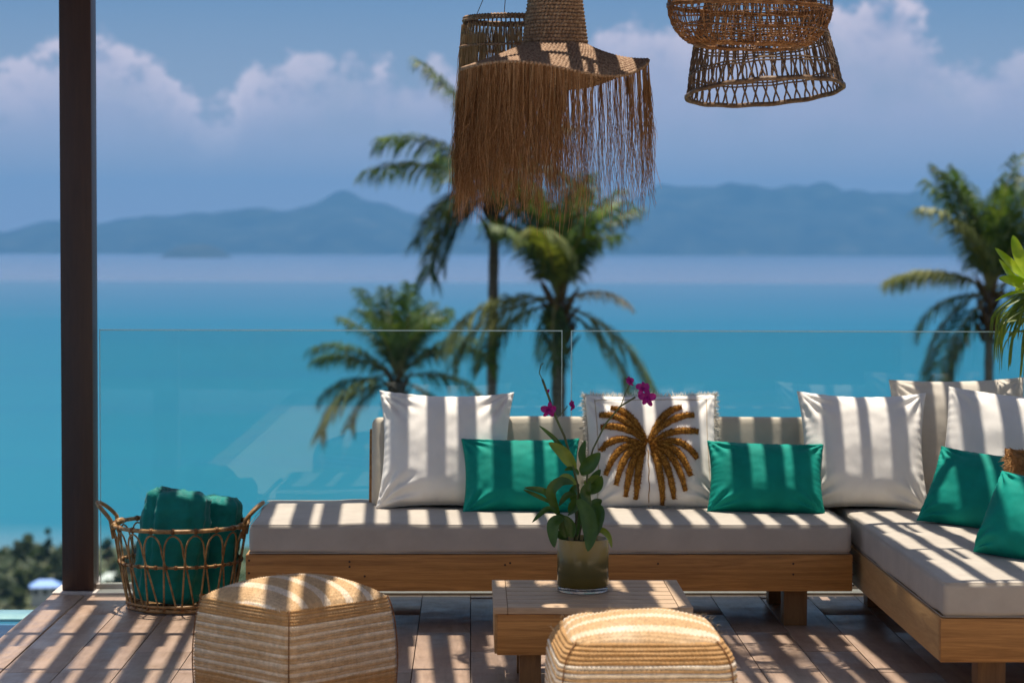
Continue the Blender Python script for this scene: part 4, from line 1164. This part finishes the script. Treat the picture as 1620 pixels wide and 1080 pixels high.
for z, r_, nm in ((.335, .0085, 'rim'), (.19, .0055, 'middle_ring'), (.012, .008, 'base_ring'), (.030, .006, 'base_ring')):
    b = MB(); b.tube([bp(2 * math.pi * i / 72, z) for i in range(72)], r_, 8, closed=True); b.build(nm, MAT['rattan'], bk)
b = MB()
for k in range(13):
    a = math.pi * k / 13; b.tube([(RB0 * math.cos(a), RB0 * math.sin(a), .012), (0, 0, .010), (-RB0 * math.cos(a), -RB0 * math.sin(a), .012)], .004, 6)
b.build('bottom', MAT['rattan'], bk)
NL = 19; s_ = 2 * math.pi / NL
for i in range(NL):
    th0 = i * s_ + .1; b = MB(); P = []
    zt = .318; za = .245; zb = .05
    # left leg up, arch over, right leg down crossing to the neighbour's foot
    for k in range(9): t = k / 8; P.append(bp(th0 + s_ * (-.60 + (.15) * t), .028 + (za - .028) * t))
    for k in range(1, 12): a = math.pi * (1 - k / 12); P.append(bp(th0 + s_ * .45 * math.cos(a), za + (zt - za) * math.sin(a)))
    for k in range(9): t = k / 8; P.append(bp(th0 + s_ * (.45 + .62 * t), za - (za - .028) * t))
    q = []
    for (x, y, z) in P: q.append((x * 1.004, y * 1.004, z))
    # foot loop back to the next cane
    e0 = th0 + s_ * 1.07; e1 = th0 + s_ * .40
    for k in range(1, 8): a = math.pi * k / 8; q.append(bp((e0 + e1) / 2 + (e0 - e1) / 2 * math.cos(a), .028 - .012 * math.sin(a)))
    b.tube(q, .0037, 6); b.build('cane_loop', MAT['rattan'], bk)
    for zz, off in ((.335, 0), (.19, .1), (.19, .62), (.02, -.6)):
        b = MB(); th = th0 + s_ * off; x, y, z = bp(th, zz); tn = Vector((-math.sin(th), math.cos(th), 0)) * .006
        b.tube([Vector((x, y, z)) - tn, Vector((x, y, z)) + tn], .0115 if zz > .3 else .0085, 8); b.build('binding', MAT['rattan_dark'], bk)
for sg in (-1, 1):
    b = MB(); P = []
    cth = math.pi if sg < 0 else 0
    for k in range(17):
        a = math.pi * k / 16; th = cth + .30 * math.cos(a) * 1; x, y, z = bp(th, .335); o_ = .065 * math.sin(a)
        P.append((x + math.cos(cth) * o_, y, z + .085 * math.sin(a) ** .8 - (.05 if k in (0, 16) else 0)))
    b.tube(P, .0085, 8); b.build('handle', MAT['rattan'], bk)
    for th in (cth + .3, cth - .3):
        b = MB(); x, y, z = bp(th, .335); tn = Vector((-math.sin(th), math.cos(th), 0)) * .02; b.tube([Vector((x, y, z)) - tn, Vector((x, y, z)) + tn], .014, 10); b.build('binding', MAT['rattan'], bk)


def towel(label, foot, topc, rx, ry, seed, rz=0):
    """rolled towel: an oval spiral column from foot to top with soft folds"""
    A = Vector(foot); B = Vector(topc); t = thing('towel', label, 'towel', A, 0, 'rolled teal towels in the basket'); b = MB(); nz_, na = 66, 110
    ax_ = (B - A); Lh = ax_.length; ax_.normalize(); U = (Vector((math.cos(rz), math.sin(rz), 0))); U = (U - ax_ * U.dot(ax_)).normalized(); V = ax_.cross(U)
    rows = []
    for j in range(nz_ + 1):
        tt = j / nz_; edge = min(1, (1 - tt) * 22) ** .5 if tt > .955 else (min(1, tt * 12 + .5) if tt < .05 else 1); edge = max(edge, .0)
        for i in range(na):
            a = 2 * math.pi * i / na
            fold = 1 + .08 * math.sin(a * 3 + seed + tt * .8) + .055 * math.sin(a * 9 + seed * 2 - tt * 1.5) + .012 * math.sin(tt * 60 + 3 * math.sin(a * 2)) + .06 * nz(math.cos(a), math.sin(a) + seed, tt * 1.2, 1.6)
            lap = -.13 * max(0, math.exp(-((((a - (4.1 + .12 * math.sin(tt * 4)) + 3.14) % 6.283) - 3.14) / .10) ** 2))
            belly = 1 + .10 * math.sin(math.pi * (1 - tt) * .9) + .018 * math.sin(tt * 26 + seed + 2 * math.sin(a))
            f_ = (fold + lap) * belly * (.80 + .20 * edge)
            ca, sa = math.cos(a), math.sin(a); ca = math.copysign(abs(ca) ** .8, ca); sa = math.copysign(abs(sa) ** .8, sa)
            p = A + ax_ * Lh * tt + U * (rx * ca * f_) + V * (ry * sa * f_) + ax_ * .010 * nz(ca * 2, sa * 2, seed, 1.5) * tt
            rows.append(tuple(p - A))
    fs = []
    for j in range(nz_):
        for i in range(na): i2 = (i + 1) % na; fs.append((j * na + i, j * na + i2, (j + 1) * na + i2, (j + 1) * na + i))
    b.add(rows, fs)
    # rolled end: layers stepping in to the core
    base = nz_ * na; prev = [base + i for i in range(na)]; cen = (B - A)
    for k in range(1, 8):
        vs = []
        for i in range(na):
            p = Vector(rows[base + i]); q = cen + (p - cen) * (1 - k / 8.0) + ax_ * (.010 if k % 2 else -.006); vs.append(tuple(q))
        o_ = len(b.v); b.v.extend(vs); cur = [o_ + i for i in range(na)]
        for i in range(na): i2 = (i + 1) % na; b.f.append((prev[i], prev[i2], cur[i2], cur[i])); b.mi.append(0)
        prev = cur
    b.f.append(tuple(prev)); b.mi.append(0)
    b.build('roll', MAT['towel'], t); return t


f1 = at(258, 950, 9.04); g1 = at(281, 777, 9.04)
towel('teal towel roll at the left of the basket, leaning and largest', (f1.x, 9.04, .04), (g1.x, 9.04, g1.z - .004), .120, .078, 1.0, .1)
f2 = at(336, 930, 9.18); g2 = at(352, 788, 9.20)
towel('teal towel roll at the right of the basket, behind the first one', (f2.x, 9.18, .045), (g2.x, 9.20, g2.z - .004), .082, .068, 4.0, -.2)


# ------------------------------------------------------------------ pendant lamps
def cord(parent, top_z, z0, x=0, y=0):
    b = MB(); b.tube([(x, y, z0), (x, y, top_z)], .0035, 6); b.build('cord', MAT['cane_brown'], parent)


def strands(n, anchor, length, seed, r_=.0010, wav=.006, splay=.0, mat='strand'):
    """anchor(k, rnd) -> point, outward direction ; thin wavy strands hanging down"""
    rnd = random.Random(seed); b = MB(); tone = []
    for k in range(n):
        p, od = anchor(k, rnd); ln = length * (1 + .09 * math.sin(k * 37 % 150 * .55) + .05 * math.sin((k * 37 % 150) * 1.7)) * (rnd.uniform(.5, 1.08) if rnd.random() < .6 else rnd.uniform(.9, 1.06)); m_ = 9; cl = (k * 37) % 150; ph = cl * 2.1 + rnd.gauss(0, .5); f1_ = 1.2 + (cl * .37 % 2) + rnd.gauss(0, .15); sp = rnd.gauss(splay, .012); lat = Vector((-od.y, od.x, 0)) * rnd.gauss(0, .022)
        P = []; am = wav * rnd.uniform(.4, 1.5)
        for i in range(m_ + 1):
            t = i / m_; P.append(p + od * (sp * t + am * math.sin(ph + t * f1_ * 6.28) * t) + lat * t + Vector((-od.y, od.x, 0)) * am * math.cos(ph * 1.7 + t * f1_ * 5) * t + Vector((0, 0, -ln * t)))
        b.tube(P, [r_ * (1.2 - .7 * i / m_) for i in range(m_ + 1)], 3, caps=False)
        tone.extend([max(0, min(1, rnd.gauss(.5, .22)))] * (3 * (m_ + 1)))
    b.tone = tone
    return b


def coil(prof, n_seg, r_rope, phase=0, wob=None, knots=46):
    """stack of rope rings along a profile [(r, z)]"""
    b = MB()
    for j, (r_, z) in enumerate(prof):
        P = []; rr = []
        kn = max(12, int(2 * math.pi * r_ / .0125))
        ns = kn * 3
        for i in range(ns):
            th = 2 * math.pi * i / ns; dr, dz = wob(th, r_, j) if wob else (0, 0)
            w = math.sin(math.pi * 2 * (i / 3.0 + (j % 2) * .5)); P.append(((r_ + dr + .0022 * w) * math.cos(th), (r_ + dr + .0022 * w) * math.sin(th), z + dz)); rr.append(r_rope * (1 + .28 * w))
        b.tube(P, rr, 5, closed=True)
    return b


# A: rope hat with long fringe
cA = at(878, 72, 7.6)
la = thing('fringed_pendant_lamp', 'hat-shaped woven rope pendant lamp with a long brown fringe, in front', 'pendant lamp', (cA.x, 7.6, cA.z))
prof_c = []
for j in range(34): z = .012 * j; prof_c.append((.103 - .052 * (z / .40) , z))
coil(prof_c, 0, .0068).build('crown', MAT['rope'], la)


def brim_z(th, q):   # q 0 at the crown, 1 at the edge
    return -.082 * q ** .9 + q * q * (.022 * math.cos(2 * th - .3) + .020 * math.sin(3 * th + .9)) 


pb = [(.108 + .0105 * j, 0) for j in range(20)]
coil(pb, 0, .0066, wob=lambda th, r_, j: (.010 * math.sin(2 * th) * (j / 19), brim_z(th, j / 19) - .004)).build('brim', MAT['rope'], la)


def anA(k, rnd):
    if k >= 1450: th = math.pi + rnd.uniform(-1.75, 1.45); r_ = .108 + .0105 * 19 + .010 * math.sin(2 * th) + rnd.uniform(-.03, .004); return Vector((r_ * math.cos(th), r_ * math.sin(th), brim_z(th, 1) - .006)), Vector((math.cos(th), math.sin(th), 0))
    c_ = (k * 37) % 150; th = 2 * math.pi * c_ / 150 + rnd.gauss(0, .010) + .015 * math.sin(c_ * 5.0)
    if math.cos(th) > .35 and rnd.random() < .55: th = math.pi + rnd.uniform(-1.2, 1.2)
    if math.cos(th) > .3: th += .05 * math.sin(th * 34)
    r_ = .108 + .0105 * 19 + .010 * math.sin(2 * th) + .004; z = brim_z(th, 1) - .006
    return Vector((r_ * math.cos(th), r_ * math.sin(th), z)), Vector((math.cos(th), math.sin(th), 0))


tag(strands(2200, anA, .435, 5, .0010, .009, .014).build('fringe', MAT['strand'], la), kind='stuff')
b = MB(); b.tube([(.06, -.02, .4), (.055, -.01, .2), (.05, 0, .02)], .004, 5); cord(la, 2.9 - cA.z, .38)

# B: pale raffia ring lamp behind
cB = at(806, 30, 8.3)
lb = thing('raffia_pendant_lamp', 'pale raffia ring pendant lamp with an open top, behind the fringed lamp', 'pendant lamp', (cB.x, 8.3, cB.z))
RBt = .162
coil([(RBt, 0), (RBt + .002, -.009)], 0, .0062).build('top_ring', MAT['rope'], lb)
rib = MB()
for k in range(64):
    th = 2 * math.pi * k / 64; P = [((RBt + .012 * math.sin(t * 3.1)) * math.cos(th + .03 * t), (RBt + .012 * math.sin(t * 3.1)) * math.sin(th + .03 * t), -.006 - .10 * t) for t in (0, .25, .5, .75, 1)]
    rib.tube(P, .0028, 4)
rib.build('rib_cage', MAT['cane_brown'], lb)
coil([(RBt + .014, -.105), (RBt + .015, -.20)], 0, .005).build('lower_ring', MAT['rope'], lb)


def anB(k, rnd):
    th = rnd.uniform(0, 2 * math.pi); z = -.02 - .06 * rnd.random(); r_ = RBt + .012; return Vector((r_ * math.cos(th), r_ * math.sin(th), z)), Vector((math.cos(th), math.sin(th), 0))


tag(strands(800, anB, .50, 9, .0011, .008, .01).build('fringe', MAT['strand_pale'], lb), kind='stuff')
for k in range(3):
    a = k * 2.09 + .4; b = MB(); b.tube([(RBt * math.cos(a), RBt * math.sin(a), 0), (0, 0, .30)], .0015, 5); b.build('hanger', MAT['cane_brown'], lb)
cord(lb, 2.9 - cB.z, .29)


def lattice(parent, prof, n_pairs, r_, mat, tw, rings, ring_r, name='cane', jit=0.0, seed=0, per=1):
    """woven shade: canes crossing back and forth along a profile [(r, z)] plus rings"""
    rnd = random.Random(seed); b = MB(); k = len(prof)

    def pr(t):
        f_ = t * (k - 1); i0 = min(k - 2, int(f_)); q = f_ - i0; return prof[i0][0] * (1 - q) + prof[i0 + 1][0] * q, prof[i0][1] * (1 - q) + prof[i0 + 1][1] * q
    for i in range(n_pairs):
        for s_ in (-1, 1):
            P = []; j0 = rnd.gauss(0, jit); m_ = 28
            for q in range(m_ + 1):
                t = q / m_; r1, z1 = pr(t); th = 2 * math.pi * (i + .5 * (s_ > 0) * 0) / n_pairs + j0 + tw(t, s_, i) + rnd.gauss(0, jit * .25)
                rad = r1 + .0022 * s_ * math.cos(q * 1.57); P.append((rad * math.cos(th), rad * math.sin(th), z1))
            b.tube(P, r_, 4, caps=False)
    o = b.build(name, MAT[mat], parent); 
    for t, rr in rings:
        r1, z1 = pr(t); q = MB(); q.tube([(r1 * 1.008 * math.cos(2 * math.pi * i / 80), r1 * 1.008 * math.sin(2 * math.pi * i / 80), z1 + .0015 * math.sin(i)) for i in range(80)], rr, 6, closed=True); q.build('ring', MAT[mat], parent)
    return o


# C: round reddish cane lamp
cC = at(1186, 15, 7.4); k_ = 7.4 / 3600
lc = thing('cane_pendant_lamp', 'rounded reddish cane pendant lamp, densely woven, hanging in front of the open conical one', 'pendant lamp', (cC.x, 7.4, cC.z)); lc.rotation_euler = (R(1.5), R(1.5), 0)
profC = [(80, 58), (92, 55), (104, 48), (114, 38), (122, 25), (128, 8), (129, -10), (125, -35), (112, -62), (90, -88), (60, -108), (30, -118)]
pC = [(a * k_, -b_ * k_) for a, b_ in profC]
lattice(lc, pC, 60, .0019, 'cane_red', lambda t, s_, i: s_ * .095 * t * 3.1 + .0 * i, [(0, .0065), (.03, .005), (.32, .003), (.5, .0042), (.515, .0042), (.75, .004), (1, .005)], 0, 'woven_cane', .006, 3)
b = MB(); rnd = random.Random(4)
for i in range(17):
    t = i / 17; f_ = t * (len(pC) - 1); i0 = int(f_); q = f_ - i0; r1 = pC[i0][0] * (1 - q) + pC[i0 + 1][0] * q; z1 = pC[i0][1] * (1 - q) + pC[i0 + 1][1] * q; ph = rnd.random() * 6
    b.tube([((r1 + .002 * math.sin(j * 1.3)) * math.cos(2 * math.pi * j / 90), (r1 + .002 * math.sin(j * 1.3)) * math.sin(2 * math.pi * j / 90), z1 + .004 * math.sin(ph + j * .35)) for j in range(90)], .0019, 4, closed=True)
tag(b.build('cross_weave', MAT['cane_red'], lc), kind='stuff')
cord(lc, 2.9 - cC.z, .24)

# D: open conical cane lamp
cD = at(1210, 146, 8.3); k_ = 8.3 / 3600
ld = thing('cane_pendant_lamp', 'open conical brown cane pendant lamp with crossed canes and a wide round mouth', 'pendant lamp', (cD.x, 8.3, cD.z)); ld.rotation_euler = (R(-6), R(-3.4), 0)
pD = [(123 * k_, 0), (120 * k_, .03), (117 * k_, .07), (113 * k_, .12), (108 * k_, .17), (102 * k_, .23), (92 * k_, .30), (76 * k_, .37), (52 * k_, .43), (26 * k_, .46)]
lattice(ld, pD, 44, .0034, 'cane_brown', lambda t, s_, i: s_ * (.040 * math.cos(t * math.pi * 3.4)), [(0, .008), (.018, .005), (.22, .0032), (.245, .0032), (.46, .0032), (.48, .0032), (.7, .0032), (1, .005)], 0, 'woven_cane', .006, 6)
cord(ld, 2.9 - cD.z, .45)

# ------------------------------------------------------------------ plants at the right edge
pl = thing('broad_leaf_shrub', 'shrub with glossy bright yellow-green rounded leaves at the right edge', 'shrub', (2.58, 9.05, 0)); op_ = Vector((2.58, 9.05, 0))
b = MB(); b.tube([(0, 0, -.02), (.02, 0, .5), (-.05, 0, .95), (-.2, .02, 1.22), (-.32, .02, 1.36)], [.022, .018, .014, .010, .007], 8)
b.tube([(-.05, 0, .95), (.08, .05, 1.2), (.1, .05, 1.45)], [.012, .009, .006], 7); b.build('trunk', MAT['stem'], pl)
BL = [([(1622, 448), (1602, 440), (1580, 410)], 18), ([(1626, 440), (1606, 425), (1574, 392)], 22), ([(1630, 440), (1612, 405), (1602, 372)], 22), ([(1634, 450), (1610, 448), (1580, 441)], 26),
      ([(1640, 440), (1634, 400), (1630, 366)], 24), ([(1632, 460), (1622, 452), (1606, 462)], 18), ([(1640, 445), (1660, 410), (1672, 380)], 26), ([(1640, 450), (1670, 440), (1700, 430)], 26), ([(1620, 462), (1600, 464), (1574, 476)], 7)]
for P, w in BL:
    Q = [at(px, py, 9.05 + rnd.uniform(-.05, .03)) - op_ for px, py in P]; blade(Q, w * 9.05 / 3600, fold=.2, nrm=Vector((rnd.uniform(-.3, .3), -1, .9)), shape=.75).build('leaf', MAT['broad'], pl)
for k in range(9):
    a = k * 2.4; c = Vector((.10, .05, 1.44 - .02 * k)); d = Vector((math.cos(a), math.sin(a), 0)); ln = .12 + .01 * k
    blade([c, c + d * ln * .5 + Vector((0, 0, .05)), c + d * ln + Vector((0, 0, .02))], .055, fold=.2, nrm=Vector((0, -.2, 1)), shape=.75).build('leaf', MAT['broad'], pl)
pf = thing('arching_leaf_plant', 'plant with narrow arching drooping leaves below the bright shrub at the right edge', 'plant', (2.66, 9.2, 0)); of_ = Vector((2.66, 9.2, 0))
b = MB(); b.tube([(0, 0, -.02), (-.02, 0, .6), (-.1, 0, 1.15)], [.03, .022, .016], 8); b.build('stem', MAT['stem'], pf)
rnd = random.Random(31)
for i in range(46):
    sy_ = rnd.uniform(462, 520); ex = rnd.uniform(1568, 1640); ey = rnd.uniform(520, 606) if ex > 1575 else rnd.uniform(500, 590); dY = rnd.uniform(-.15, .15)
    P = [(1680, sy_ + 20), (1640, sy_ - 4), ((1640 + ex) / 2 + 4, sy_ + 6), (ex + 3, (sy_ + ey) / 2), (ex - 2, ey)]
    Q = [at(px, py, 9.2 + dY * j / 4) - of_ for j, (px, py) in enumerate(P)]
    blade(Q, rnd.uniform(.009, .014), fold=.35, nrm=Vector((rnd.uniform(-.5, .5), -.6, 1)), shape=.5).build('leaf', MAT['fern'], pf)
for nm, X_, Y_, R_ in (('planter', 2.62, 9.12, .17),):
    b = MB(); b.lathe([(0, .001), (R_ * .75, .001), (R_, .34), (R_ * .92, .34), (R_ * .9, .30), (0, .30)], 40); o = b.build('planter', MAT['stone'], loc=(X_, Y_, 0)); tag(o, 'pale round planter behind the right-hand sofa bench', 'planter')
